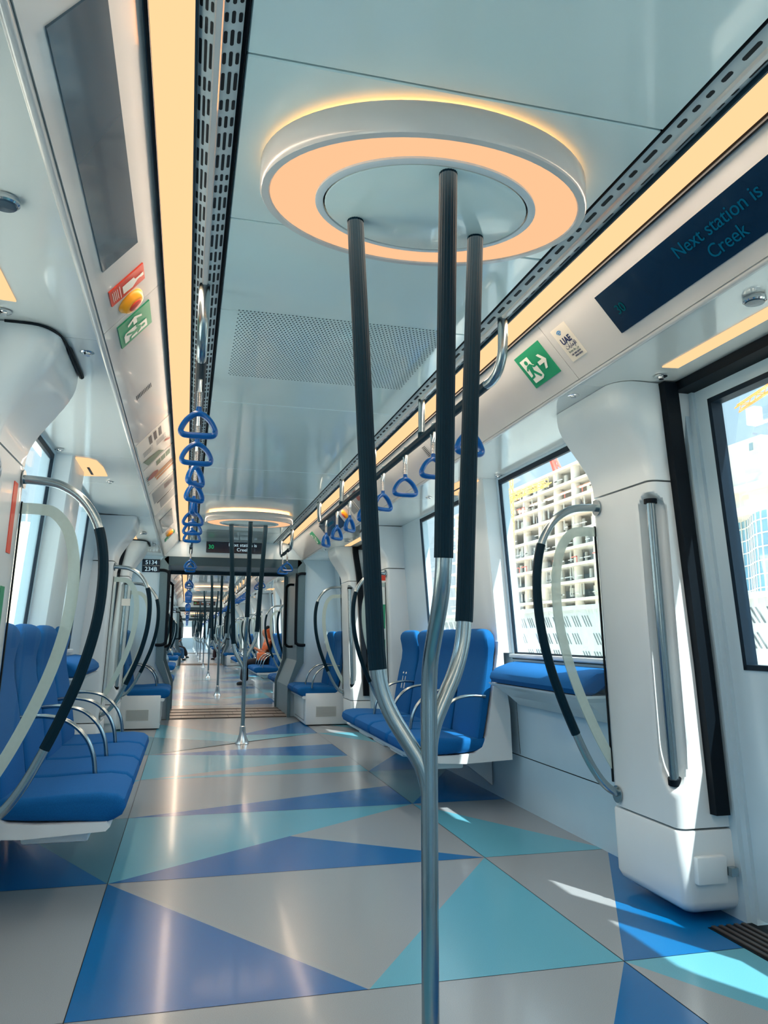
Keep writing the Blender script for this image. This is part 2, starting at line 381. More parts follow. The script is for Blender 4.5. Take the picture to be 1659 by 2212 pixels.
    for (yw0, yw1) in ([(E, E+.06)] if ci == len(ENDS)-1 else [(E, E+.06), (E+GAP-.06, E+GAP)]):
        mb = MB()
        for sd in (1, -1):
            mb.prism([(X(sd, a), b) for a, b in op]+[(X(sd, .84), 2.5), (X(sd, 1.5), 2.5), (X(sd, 1.5), 0)], 'y', yw0, yw1)
        mb.prism([(X(-1, .84), 2.0), (X(1, .84), 2.0), (X(1, .84), 2.5), (X(-1, .84), 2.5)], 'y', yw0, yw1)
        structure(mb.build('wall_end', WALLM))
    if ci == len(ENDS)-1:
        mb = MB(); mb.box(X(-1, .9), X(1, .9), E+.06, E+.12, 0, .85); mb.box(X(-1, .9), X(1, .9), E+.06, E+.12, 1.75, 2.3)
        structure(mb.build('wall_end', WALLM))
    return S
for ci in range(4): car_shell(ci)
mb = MB(); mb.box(X(-1, 1.52), X(1, 1.52), -4.58, -4.5, -.15, 2.5); structure(mb.build('wall_back', WALLM))

# ceiling light strips + grilles per carriage and side
def light_strip(ci, side):
    E = ENDS[ci]; yl = E-17.05 if ci else -4.5
    t = thing('light_strip', 'long warm light strip along the %s edge of the ceiling in %s' % (SIDEW[side], CARW[ci]), 'ceiling light', (CX, yl, 2.29))
    mb = MB(); L = E-yl; o = (CX, yl, 2.29)
    prof = [(.617, .018), (.64, .010), (.665, .002), (.69, -.004), (.713, -.004)]
    y = 0; n = max(1, round(L/3.3)); 
    for k in range(n):
        a = L*k/n; b = L*(k+1)/n-.004
        pl = [(side*p[0], p[1]) for p in prof]+[(side*.713, .02), (side*.617, .03)]
        mb.prism(pl, 'y', a, b, 0)
    mb.build('diffuser', STRIPM, t)
    mb = MB()
    mb.box(*sorted((side*.612, side*.617)), 0, L, -.002, .03); mb.box(*sorted((side*.713, side*.719)), 0, L, -.008, .02)
    mb.build('edge_trim', GFRAME, t)
    # its light
    n = 3
    for k in range(n):
        l = bpy.data.lights.new('strip_lamp', 'AREA'); l.shape = 'RECTANGLE'; l.size = .08; l.size_y = L/n*.96; l.energy = LAMPW*L/n; l.color = (1, .76, .56)
        lo = bpy.data.objects.new('strip_lamp', l); COL.objects.link(lo); lo.parent = t; lo.location = (side*.665, L*(k+.5)/n, -.012)
def grille(ci, side):
    E = ENDS[ci]; yl = E-17.05 if ci else -2.0; L = E-yl
    t = thing('ventilation_grille', 'slotted metal ventilation grille beside the %s ceiling light strip in %s' % (SIDEW[side], CARW[ci]), 'grille', (CX, yl, 2.29))
    mb = MB(); r = random.Random(3)
    # two perforated bands: outer flat, inner tilted; slots in dark on top
    bands = [((.611, .012), (.578, -.002)), ((.562, -.002), (.520, .006))]
    for (a, b) in bands:
        mb.add([(side*a[0], 0, a[1]), (side*a[0], L, a[1]), (side*b[0], L, b[1]), (side*b[0], 0, b[1])], [(0, 1, 2, 3)], 0)
        nrow = 3 if side < 0 else 1; W = sqrt((a[0]-b[0])**2+(a[1]-b[1])**2); rw = W/nrow*.56 if side < 0 else W*.26
        d = ((b[0]-a[0])/W, (b[1]-a[1])/W); nn = (d[1], -d[0])
        if nn[1] > 0: nn = (-nn[0], -nn[1])
        y = .02
        while y < L-.15:
            ln = r.choice([.03, .04, .065, .085, .04])
            for k in range(nrow):
                l1 = ln*(.9 if k != 1 else 1.15); yy = y+(0 if k != 1 else -.004)
                c = W*(k+.5)/nrow; pts = []
                for (sy, a0) in ((1, 0), (-1, pi)):
                    for j in range(4):
                        an = a0+pi*j/3; pts.append((c+rw/2*cos(an), yy+l1/2+sy*max(l1/2-rw/2, 0)+rw/2*sin(an)))
                vs = [(side*(a[0]+d[0]*p+nn[0]*.0006), q, a[1]+d[1]*p+nn[1]*.0006) for p, q in pts]
                mb.add(vs, [tuple(range(len(vs)))], 1)
            y += ln*1.15+.016
    mb.build('perforated_band', [GRIL, DARK], t)
    mb = MB(); mb.rbox(*sorted((side*.579, side*.561)), 0, L, -.012, .01, .003, 1, 0, False); mb.build('rail_channel', FASC, t)
    mb = MB(); mb.box(*sorted((side*.522, side*.506)), 0, L, .012, .03); mb.box(*sorted((side*.512, side*.509)), 0, L, -.006, .03); mb.build('gap_edge', BLACK, t)
for ci in range(4):
    for side in (1, -1): light_strip(ci, side); grille(ci, side)

# ---------------------------------------------------------------- pillars beside doors
def make_pillar(kind):   # local: x = distance from centre line, y: 0 at door side (kind P) ; mirrored for Q
    t = thing('door_pillar', '', 'pillar')
    def plan(z, grow=0):
        lean = (1.285-.036*z); f = 0
        if z > 1.70:
            q = min(1, (z-1.70)/.34); q = q*q*(3-2*q); f = q
        xa = lean-.02-.15*f-grow; yd = .0-.05*f-grow; yb = .47+.02*f+grow
        pts = []; cr = .035+.06*f
        for x in (1.50, 1.46, 1.42, 1.39): pts.append((x, yd))
        n0 = 8
        for k in range(n0): pts.append((1.37+(xa+cr-1.37)*k/n0, yd))
        for k in range(9):
            a = -pi/2-(pi/2)*k/8; pts.append((xa+cr+cr*cos(a), yd+cr+cr*sin(a)))
        for k in range(1, 11): pts.append((xa, yd+cr+.13*k/10))
        for k in range(1, 4): pts.append((xa, yd+cr+.13+(yb-.035-(yd+cr+.13))*k/3))
        for k in range(1, 5):
            a = pi-(pi/2)*k/5; pts.append((xa+.03+.03*cos(a), yb-.035+.035*sin(a)))
        pts.append((xa+.03, yb)); pts.append((1.50, yb))
        # distance along the surface from a point just round the corner
        s_ = [0]
        for i in range(1, len(pts)): s_.append(s_[-1]+sqrt((pts[i][0]-pts[i-1][0])**2+(pts[i][1]-pts[i-1][1])**2))
        c = s_[4+n0+4]+.02
        pts = [(p[0], p[1], abs(q-c)) for p, q in zip(pts, s_)]
        return pts
    def ringz(z, grow=0, groove=False):
        out = []
        for (x, y, w) in plan(z, grow):
            if groove and w < .10:
                z0, z1 = .45, 1.635; R_ = .078
                zz = min(max(z, z0+R_*2.6), z1-R_); dz = (z-zz)/(2.6 if z < zz else 1.0)
                dd = sqrt(w*w+dz*dz)/R_
                if dd < 1:
                    g = min(1, (1-dd)/.42); g = g*g*(3-2*g); x += .062*g*.80; y += .062*g*.60
            if kind == 'Q': y = -y
            out.append((x, y, z))
        return out
    a = MB().loft([ringz(z, g) for z, g in ((.03, -.03), (.05, -.004), (.075, .006), (.32, .006), (.328, .002))]).build('skirt', WHITE, t)
    zs = [.336, .345, .40]+[.44+.014*k for k in range(20)]+[.74+.1*k for k in range(8)]+[1.52+.008*k for k in range(16)]+[1.66, 1.672]
    MB().loft([ringz(z, 0, True) for z in zs]).build('body', WHITE, t)
    MB().loft([ringz(z) for z in [1.68]+[1.70+.34*k/12 for k in range(13)]+[2.068]]).build('flared_head', WHITE, t)
    sy = 1 if kind == 'P' else -1
    top = (1.265-.036*1.615+.020, sy*.040, 1.60); bot = (1.265-.036*.50+.022, sy*.040, .50)
    MB().tube([bot, top], .0175, 24, rib=.03, nrib=12).build('handle_bar', STEEL, t)
    m2 = MB().tube([(top[0], top[1], 1.606), (top[0], top[1], 1.588)], .026, 20); m2.tube([(bot[0]+.004, bot[1]+sy*.004, .49), (bot[0], bot[1], .515)], .025, 20); m2.build('handle_socket', BLACK, t)
    # rubber door seal on the door side following the pillar
    mb = MB(); rr = []
    for z in [.385]+[.45+.1*k for k in range(13)]+[1.70, 1.78, 1.86, 1.94, 2.0, 2.066]:
        q = 0
        if z > 1.70: q = min(1, (z-1.70)/.34); q = q*q*(3-2*q)
        xx = wu(z)-.075-.035*q
        r4 = [(xx, sy*(-.034-.05*q)), (xx+.06, sy*(-.034-.05*q)), (xx+.06, sy*.002), (xx-.004, sy*(.0-.05*q))]
        rr.append([(p[0], p[1], z) for p in r4])
    mb.loft(rr, smooth=False).build('door_seal', BLACK, t)
    if kind == 'Q': MB().tube(smooth_path([(1.028, -.46, 2.063), (1.030, -.25, 2.063), (1.034, -.10, 2.063), (1.052, .0, 2.063), (1.10, .058, 2.063), (1.2, .066, 2.063)], 5), [.010]*9+[.005]*17, 8).build('shadow_gap', BLACK, t)
    # latch box
    mb = MB(); mb.rbox(1.30, 1.43, *sorted((sy*-.03, sy*.01)), .14, .24, .008, 2); mb.build('latch_box', WHITE, t)
    mb = MB(); mb.box(1.43, 1.46, *sorted((sy*-.05, sy*-.02)), .17, .20); mb.build('latch', STEEL, t)
    return t
PP, PQ = make_pillar('P'), make_pillar('Q')
usedP = [False, False]
for ci in range(3):
    E = ENDS[ci]; lo = -1.0 if ci == 0 else -99
    n = 0
    for side in (1, -1):
        items = sorted([(E-d-.43, 'P') for d in PILP]+[(E-d, 'Q') for d in PILQ])
        items = [i for i in items if i[0] > lo]
        for k, (y, kd) in enumerate(items):
            # left side is the right one turned half a circle, so kinds swap
            kk = kd if side > 0 else ('Q' if kd == 'P' else 'P')
            pr = PP if kk == 'P' else PQ; ui = 0 if kk == 'P' else 1
            place(pr, not usedP[ui], (CX, y, 0), 0 if side > 0 else pi,
                  '%s white flared door pillar with inset handle on the %s of %s' % (NTH[k], SIDEW[side], CARW[ci]), 'white pillars beside the doors')
            usedP[ui] = True

# ---------------------------------------------------------------- doors
for ci in range(3):
    E = ENDS[ci]; k = 0
    for (a, b) in sorted([(E-b, E-a) for a, b in DOORS]):
        if b < 0: continue
        for side in (1, -1):
            k += 1; mid = (a+b)/2
            mb = MB(); wallpiece(mb, side, a, a+.03, 0, 2.06, .02, .08, 1); wallpiece(mb, side, b-.03, b, 0, 2.06, .02, .08, 1); wallpiece(mb, side, a, b, 2.035, 2.072, -.05, .2)
            d = structure(mb.build('door_%d' % k, [BLACK, WALLM]))
            for (ya, yb) in ((a+.03, mid-.004), (mid+.004, b-.03)):
                mb = MB(); wa, wb = ya+.075, yb-.075
                wallpiece(mb, side, ya, yb, .02, .93, .035, .05); wallpiece(mb, side, ya, yb, 1.985, 2.04, .035, .05)
                wallpiece(mb, side, ya, wa, .93, 1.985, .035, .05); wallpiece(mb, side, wb, yb, .93, 1.985, .035, .05)
                leaf = mb.build('door_leaf', WALLM, d)
                mb = MB()
                for (p, q, r, s) in ((wa, wb, .93, .95), (wa, wb, 1.965, 1.985), (wa, wa+.02, .93, 1.985), (wb-.02, wb, .93, 1.985)): wallpiece(mb, side, p, q, r, s, .03, .05)
                mb.build('window_gasket', GASK, leaf)
                mb = MB(); wallpiece(mb, side, wa+.01, wb-.01, .94, 1.975, .06, .005); mb.build('window_pane', GLASS, leaf)
            mb = MB(); mb.box(*sorted((X(side, 1.32), X(side, 1.56))), a, b, -.02, .0015)
            for j in range(5): mb.box(*sorted((X(side, 1.335+.032*j), X(side, 1.35+.032*j))), a, b, .0015, .006, 1)
            mb.build('threshold', [BLACK, SILL], d)

# ---------------------------------------------------------------- seats
def make_seat():
    t = thing('train_seat', '', 'seat')
    def pillow(prof, y0, y1, e, mi=0):
        n = len(prof); c = Vector((sum(p[0] for p in prof)/n, sum(p[1] for p in prof)/n))
        def ins(d):
            out = []
            for i in range(n):
                a = Vector(prof[i-1]); b = Vector(prof[i]); c2 = Vector(prof[(i+1) % n])
                t1 = (c2-a); nrm = Vector((-t1.y, t1.x)).normalized()
                if nrm.dot(c-b) < 0: nrm = -nrm
                out.append(b+nrm*d)
            return out
        rings = []
        for (yy, d) in ((0, 1), (.12, .55), (.35, .2), (.7, .04), (1, 0)):
            rings.append([(p.x, y0+e*yy, p.y) for p in ins(e*d)])
        r2 = [[(p[0], y0+y1-p[1], p[2]) for p in r] for r in reversed(rings)]
        return MB().loft(rings+r2)
    # cushion: profile in (x = towards wall, z)
    prof = [(-.225, .335), (-.255, .352), (-.268, .380), (-.262, .412), (-.235, .432), (-.17, .442), (-.05, .440), (.08, .432), (.20, .432), (.26, .435), (.26, .36), (.10, .345), (-.10, .335), (-.19, .325)]
    pillow(prof, -.243, .243, .03).build('seat_cushion', BLUEF, t)
    # backrest stacked rounded rectangles
    rings = []
    for z, uc, hw, th in ((.40, .205, .20, .03), (.41, .205, .225, .05), (.45, .21, .24, .062), (.60, .235, .243, .066), (.75, .262, .24, .066), (.86, .283, .226, .064), (.93, .290, .224, .066), (.98, .290, .236, .076), (1.03, .284, .240, .086), (1.06, .282, .230, .08), (1.082, .283, .205, .062), (1.095, .285, .165, .042), (1.101, .286, .11, .02), (1.102, .286, .04, .008)):
        ring = []
        for k in range(28):
            a = 2*pi*k/28; ca, sa = cos(a), sin(a); q = .42
            ring.append((uc+th*.5*(abs(ca)**q)*(1 if ca > 0 else -1), hw*(abs(sa)**q)*(1 if sa > 0 else -1), z))
        rings.append(ring)
    MB().loft(rings).build('backrest', BLUEF, t)
    # white shell: lip under cushion then up behind the back
    pr = [(-.20, .300), (-.215, .315), (-.20, .333), (.05, .335), (.16, .345), (.215, .38), (.245, .45), (.27, .60), (.30, .78), (.325, .95), (.33, 1.02), (.36, 1.02), (.37, .8), (.40, .6), (.41, .30), (.10, .285)]
    MB().prism(pr, 'y', -.255, .255, 0, True).build('seat_shell', WHITE, t)
    MB().rbox(-.13, .12, -.17, .17, .245, .29, .012, 2).build('under_tray', WHITE, t)
    # arched armrest on the near side
    pts = smooth_path([(.235, -.255, .685), (.13, -.255, .690), (.03, -.255, .665), (-.045, -.255, .60), (-.085, -.255, .52), (-.10, -.255, .425)], 5)
    MB().tube(pts, .0105, 12, sy=1.5).build('armrest', STEEL, t)
    return t
SEAT = make_seat(); seat_used = False
def make_bench_box():
    t = thing('seat_bracket', '', 'bracket')
    MB().prism([(.05, .286), (.44, .286), (.47, .26), (.47, .06), (.42, .10), (.30, .19), (.15, .245), (.05, .26)], 'y', -.03, .03).build('gusset_plate', WHITE, t)
    MB().rbox(.02, .44, -.05, .05, .27, .288, .004, 1).build('top_flange', WHITE, t)
    return t
UBOX = make_bench_box(); ubox_used = False
def make_perch():
    t = thing('leaning_cushion', '', 'leaning seat')
    L = .56
    prof = [(-.015, .775), (-.032, .80), (-.025, .835), (.01, .865), (.10, .895), (.155, .903), (.155, .84), (.14, .80), (.05, .765)]
    rings = []
    for yy, d in ((-L, .02), (-L+.01, .01), (-L+.03, .002), (L-.03, .002), (L-.01, .01), (L, .02)):
        rings.append([(p[0]+(d if p[0] < .08 else -d), yy, p[1]+(-d if p[1] > .83 else d)) for p in prof])
    MB().loft(rings).build('cushion', BLUEF, t)
    rings = []
    for z, xf, l in ((.772, -.02, L+.02), (.76, -.01, L+.02), (.74, .03, L), (.69, .10, L-.02), (.64, .15, L-.05)):
        rings.append([(xf, -l, z), (.155, -l, z), (.155, l, z), (xf, l, z)])
    MB().loft(rings, smooth=False).build('bracket', WHITE, t)
    return t
PERCH = make_perch(); perch_used = False
def bay(ci, bi, n, side, flip):
    # flip False: seats at the near part of the bay ; True : leaning cushion first
    global seat_used, perch_used, ubox_used
    rz = 0 if side > 0 else pi
    if flip: y0 = n+1.47+.26; py = n+.86
    else: y0 = n+.15+.26; py = n+2.9
    bayw = ['near', 'far'][bi]
    where = CARW[ci]
    bw = '%s bay of %s' % (bayw, where) if ci else 'first carriage'
    for k in range(4):
        place(SEAT, not seat_used, (X(side, 1.0 if side > 0 else 1.05), y0+.515*k+(0 if side > 0 else .04), 0), rz, '%s blue padded seat in the row of four, %s side, %s' % (NTH[k], SIDEW[side], bw), 'blue seats in rows of four')
        seat_used = True
        if ci == 0 and side > 0 and k == 3:
            so = [o for o in COL.objects if o.name.startswith('train_seat') and o.get('label', '').startswith('fourth') and o.get('label', '').endswith('right side, first carriage')][-1]
            mb = MB()
            for yy in (-.045, .035):
                mb.tube([(.222, yy, .72), (.205, yy-.012, .62), (.205, yy+.012, .62), (.222, yy, .72)], .0022, 6)
                mb.tube([(.208, yy, .615), (.195, yy, .50)], .003, 6); mb.lathe([(.001, -.012), (.011, 0), (.001, .012)], (.230, yy, .745), 10)
            mb.build('priority_symbols', SIGNW, so)
    for k in range(2): place(UBOX, not ubox_used, (X(side, 1.0), y0+.26+1.03*k, 0), rz, '%s white gusset bracket under the four blue seats, %s side, %s' % (['near', 'far'][k], SIDEW[side], bw), 'brackets under the seats'); ubox_used = True
    place(PERCH, not perch_used, (X(side, 1.265), py, 0), rz, 'blue leaning cushion on white bracket below window, %s side, %s' % (SIDEW[side], bw), 'leaning cushions'); perch_used = True
def make_endseat():
    t = thing('end_seat_box', '', 'seat box')
    MB().rbox(.83, 1.46, -.52, .52, .012, .375, .008, 2).build('box', WHITE, t)
    mb = MB(); mb.rbox(.95, 1.20, -.5235, -.519, .10, .225, .002, 1)
    mb.build('vent_plate', GRIL, t)
    mb = MB()
    for i in range(30):
        for j in range(15): mb.box(.957+.0079*i+(j % 2)*.004, .961+.0079*i+(j % 2)*.004, -.5242, -.5236, .106+.0076*j, .110+.0076*j)
    mb.build('vent_holes', BLACK, t)
    mb = MB(); mb.box(.828, .8295, -.40, .40, .325, .33); mb.box(.828, .8295, -.40, .40, .05, .055); mb.box(.828, .8295, -.40, -.395, .05, .33); mb.build('access_panel_joint', BLACK, t)
    return t
ENDB = make_endseat(); endb_used = False
for ci in range(3):
    E = ENDS[ci]; where = CARW[ci]
    for bi, (a, b) in enumerate(sorted(BAYS, key=lambda q: -q[0])):
        if ci == 0 and bi == 0: continue
        n = E-b
        for side in (1, -1):
            flip = (side > 0) if ci == 0 else (side < 0)
            bay(ci, bi, n, side, flip)
    spots = [(E-.55, 1, 'far'), (E-.55, -1, 'far')]
    if ci: spots += [(E-17.05+.55, 1, 'near'), (E-17.05+.55, -1, 'near')]
    for y, side, nf in spots:
        place(ENDB, not endb_used, (CX, y, 0), 0 if side > 0 else 0, 'white vented box under %s seats at %s end of %s' % (SIDEW[side], nf, where), 'seat boxes by the gangways'); 
        o = ENDB if not endb_used else bpy.context.scene.collection.objects[-1]
        endb_used = True
        for k in range(2):
            place(SEAT, False, (X(side, 1.0), y-.25+.51*k, .01), 0 if side > 0 else pi, '%s blue seat of the pair, %s side, %s end of %s' % (['near', 'far'][k], SIDEW[side], nf, where), 'pairs of blue end seats')
# left boxes are mirrored by scale-free turning: fix below
for o in [o for o in COL.objects if o.name.startswith('end_seat_box')]:
    if ' left ' in o['label']:
        for c in kids(o):
            me = c.data.copy(); 
            for v in me.vertices: v.co.x = -v.co.x
            me.flip_normals(); c.data = me

# ---------------------------------------------------------------- hoops and glass screens
HP = [(1.235, 1.63), (1.15, 1.628), (1.07, 1.615), (.99, 1.565), (.93, 1.475), (.902, 1.36), (.897, 1.23), (.912, 1.08), (.95, .92), (1.0, .78), (1.06, .64), (1.12, .52), (1.18, .435), (1.235, .395), (1.285, .385)]
def make_hoop():
    t = thing('grab_hoop', '', 'handrail'); pts = smooth_path([(u, 0, z) for u, z in HP], 5)
    MB().tube(pts, .0172, 20).build('tube', STEEL, t)
    sl = [p for p in pts if .62 < p.z < 1.47 and p.x < 1.1]
    MB().tube(sl, .0192, 30, rib=.035, nrib=10).build('grip_sleeve', SLEEVE, t)
    for (u, z, n) in ((1.198, 1.63, 1), (1.242, .385, 1)):
        MB().tube([(u, 0, z), (u+.004, 0, z), (u+.006, 0, z)], [.036, .036, .032], 24).build('wall_flange', STEEL, t)
    return t
def make_screen():
    t = thing('glass_screen', '', 'glass screen')
    outer = smooth_path([(1.245, 0, 1.545), (1.15, 0, 1.545), (1.08, 0, 1.53), (1.02, 0, 1.46), (.99, 0, 1.35), (.985, 0, 1.22), (1.0, 0, 1.08), (1.04, 0, .92), (1.10, 0, .76), (1.17, 0, .61), (1.24, 0, .49), (1.285, 0, .43)], 4)
    inner = [] ; n = len(outer)
    for i, p in enumerate(outer):
        d = (outer[min(i+1, n-1)]-outer[max(i-1, 0)]).normalized(); nr = Vector((d.z, 0, -d.x)); 
        if nr.x < 0 and i > n*.25: nr = -nr
        if i <= n*.25 and nr.z > 0: nr = -nr
        q = p+nr*.042; inner.append(Vector((min(q.x, 1.245+.036*(1.63-q.z)*.9), 0, q.z)))
    th = .004; wallx = lambda z: 1.275-.036*z
    mb = MB(); vs = []
    for i in range(n): vs += [outer[i]+Vector((0, -th, 0)), inner[i]+Vector((0, -th, 0)), inner[i]+Vector((0, th, 0)), outer[i]+Vector((0, th, 0))]
    mb.loft([vs[4*i:4*i+4] for i in range(n)], smooth=False); mb.build('frosted_border', FR, t)
    mb = MB(); rings = []
    for i in range(n):
        q = inner[i]; rings.append([(q.x, -.003, q.z), (1.24+.036*(1.545-q.z), -.003, q.z), (1.24+.036*(1.545-q.z), .003, q.z), (q.x, .003, q.z)])
    mb.loft(rings[6:-1], smooth=False).build('glass', SGLASS, t)
    mb = MB(); mb.prism([(1.205, 1.55), (1.210, 1.55), (1.2505, .43), (1.2455, .43)], 'y', -.006, .006); mb.build('edge_channel', BLACK, t)
    return t
HOOP, SCR = make_hoop(), make_screen(); hu = False
for ci in range(3):
    E = ENDS[ci]; where = CARW[ci]
    ys = sorted([E-1.24, E-3.40, E-7.26, E-9.70, E-13.72, E-15.81])
    ys = [y for y in ys if y > (2.5 if ci == 0 else -99)]
    for side in (1, -1):
        for k, y in enumerate(ys):
            rz = 0 if side > 0 else pi
            place(HOOP, not hu, (CX, y, 0), rz, '%s curved steel grab hoop with dark sleeve, %s side, %s' % (NTH[k], SIDEW[side], where), 'curved grab hoops')
            place(SCR, not hu, (CX, y+(.035 if (E-y) > 3 and y == ys[0] else .03), 0), rz, '%s frost-edged glass screen behind a grab hoop, %s side, %s' % (NTH[k], SIDEW[side], where), 'glass screens'); hu = True

# ---------------------------------------------------------------- branching poles and ring lights
def make_pole():
    t = thing('grab_pole', '', 'pole')
    MB().tube([(0, 0, .10), (0, 0, .9)], .0205, 28).build('stem', STEEL, t)
    def ribcone():
        mb = MB(); rings = []
        for (r, z) in ((.064, 0), (.066, .004), (.062, .01), (.046, .05), (.034, .09), (.028, .13), (.0265, .165), (.021, .17)):
            rings.append([((r*(1+.02*cos(16*2*pi*k/64)))*cos(2*pi*k/64), (r*(1+.02*cos(16*2*pi*k/64)))*sin(2*pi*k/64), z) for k in range(64)])
        return mb.loft(rings)
    ribcone().build('flared_base', CHROME, t)
    for (ang, dz, zs, rt) in ((R(152), 0, .965, .2), (R(28), .10, 1.07, .2), (R(-90), .25, 1.225, .18)):
        prof = [(0, .66), (.004, .70), (.02, .745), (.055, .80), (.088, .85), (.112, .90), (.126, .95), (.134, 1.02)]
        pp = [(r, z+dz) for r, z in prof]; zt = 2.185
        if dz > .2: pp = [(0, .80), (0, .9), (.004, .95), (.018, 1.0), (.045, 1.05), (.075, 1.10), (.10, 1.15), (.115, 1.2), (.122, 1.26)]
        r0, z0 = pp[-1]
        pts = [Vector((cos(ang)*r, sin(ang)*r, z)) for r, z in pp]; pts = smooth_path(pts, 4)
        br = pts+[Vector((cos(ang)*(r0+(rt-r0)*k/4), sin(ang)*(r0+(rt-r0)*k/4), z0+(zt-z0)*k/4)) for k in range(1, 5)]
        b = MB().tube(br, .0195, 28, rib=.012, nrib=14).build('branch', STEEL, t)
        f = (zs-z0)/(zt-z0)
        st = Vector((cos(ang)*(r0+(rt-r0)*f), sin(ang)*(r0+(rt-r0)*f), zs)); en = br[-1]
        if f < 0:
            cand = [p for p in br if p.z > zs]; seq = cand
        else: seq = [st, en]
        MB().tube(seq, .0222, 40, rib=.03, nrib=20).build('grip_sleeve', SLEEVE, b)
    return t
def make_ring():
    t = thing('ring_light', '', 'ceiling light'); a, b = .445, .315
    def ell(sa, z, n=72): return [(a*sa*cos(2*pi*k/n) if not isinstance(sa, tuple) else sa[0]*cos(2*pi*k/n), b*sa*sin(2*pi*k/n) if not isinstance(sa, tuple) else sa[1]*sin(2*pi*k/n), z) for k in range(n)]
    MB().loft([ell((.405, .275), .082), ell((.445, .315), .082), ell((.447, .317), .078), ell((.447, .317), .008), ell((.443, .313), .001), ell((.425, .296), 0), ell((.422, .294), .003), ell((.405, .275), .03)], cap=False).build('rim', FASC, t)
    MB().loft([ell((.424, .295), .004), ell((.300, .222), .004)], cap=False, smooth=False).build('diffuser', RINGM, t)
    MB().loft([ell((.405, .275), .078), ell((.410, .280), .078), ell((.410, .280), .0945), ell((.405, .275), .0945)], cap=False, smooth=False).build('halo_strip', HALO, t)
    MB().loft([ell((.302, .224), .006), ell((.302, .224), -.002), ell((.296, .218), -.005), ell((.282, .206), -.005), ell((.281, .205), .0)], cap=False).build('inner_collar', WHITE, t)
    MB().loft([ell((.281, .205), .002), ell((.277, .201), .002)], cap=False).build('gap', BLACK, t)
    MB().loft([ell((.277, .201), .005), ell((.277, .201), -.004), ell((.274, .198), -.006), ell((.01, .01), -.006)]).build('centre_plate', CEIL, t)
    MB().loft([ell((.38, .25), .03), ell((.38, .25), .115)]).build('mount', CEIL, t)
    l = bpy.data.lights.new('ring_lamp', 'AREA'); l.shape = 'ELLIPSE'; l.size = .8; l.size_y = .55; l.energy = RINGW; l.color = (1, .76, .56)
    lo = bpy.data.objects.new('ring_lamp', l); COL.objects.link(lo); lo.parent = t; lo.location = (0, 0, -.012)
    return t
POLE, RING = make_pole(), make_ring(); pu = False
cnt = 0
for ci in range(4):
    E = ENDS[ci]
    for d in sorted(POLES, reverse=True):
        y = E-d
        if y < 0: continue
        place(POLE, not pu, (CX, y, 0), 0, '%s three-branched steel pole standing on the aisle floor' % NTH[cnt], 'branching poles down the aisle')
        place(RING, not pu, (CX, y, 2.19), 0, '%s oval ring light on the ceiling above a three-branched pole' % NTH[cnt], 'oval ring lights'); pu = True; cnt += 1

# perforated speaker panels in the ceiling
def speaker(y, k):
    mb = MB(); W, L = .43, .385
    for i in range(58):
        for j in range(40):
            x = -W+.0148*i+(.0074 if j % 2 else 0); yy = -L+.0195*j
            mb.add([(x, yy, 0), (x+.0058, yy, 0), (x+.0058, yy+.0085, 0), (x, yy+.0085, 0)], [(0, 1, 2, 3)])
    return mb
HOLEC = mat('perforation_dark', srgb(40, 66, 76), .8)
sp0 = speaker(0, 0).build('perforated_ceiling_panel', HOLEC)
tag(sp0, 'rectangular field of small perforations in the ceiling beyond the nearest ring light', 'ceiling vent', 'perforated ceiling fields'); sp0.location = (CX-.01, 3.22, 2.2868)
for k, y in enumerate((9.6, 13.0, 18.5, 24.6)):
    c = sp0.copy(); COL.objects.link(c); c.location = (CX-.01, y, 2.2868); c['label'] = '%s rectangular field of small perforations in the distant ceiling' % NTH[k+1]

# ---------------------------------------------------------------- overhead rails and straps
def make_rail(side, y0, y1, ci, nm):
    t = thing('overhead_rail', '%s overhead handrail with ceiling droppers on the %s side of %s' % (nm, SIDEW[side], CARW[ci]), 'handrail', (X(side, .57), y0, 2.07), 0, 'overhead handrails')
    L = y1-y0
    for e in (0, 1):
        s = 1 if e == 0 else -1; b = 0 if e == 0 else L
        pts = smooth_path([(0, b, .215), (0, b, .13), (0, b+s*.01, .07), (0, b+s*.05, .02), (0, b+s*.11, .0), (0, b+s*.17, 0)], 5)
        MB().tube(pts, .0195, 18).build('end_bend', STEEL, t)
    nd = max(0, round(L/1.15)-1)
    for k in range(nd):
        y = L*(k+1)/(nd+1); MB().tube([(0, y, 0), (0, y, .215)], .0175, 14).build('dropper', STEEL, t); MB().tube([(0, y, .005), (0, y, .035)], .020, 14).build('dropper_collar', SLEEVE, t)
    MB().tube([(0, .17, 0), (0, L-.17, 0)], .020, 30, rib=.03, nrib=10).build('bar', SLEEVE, t)
    return t
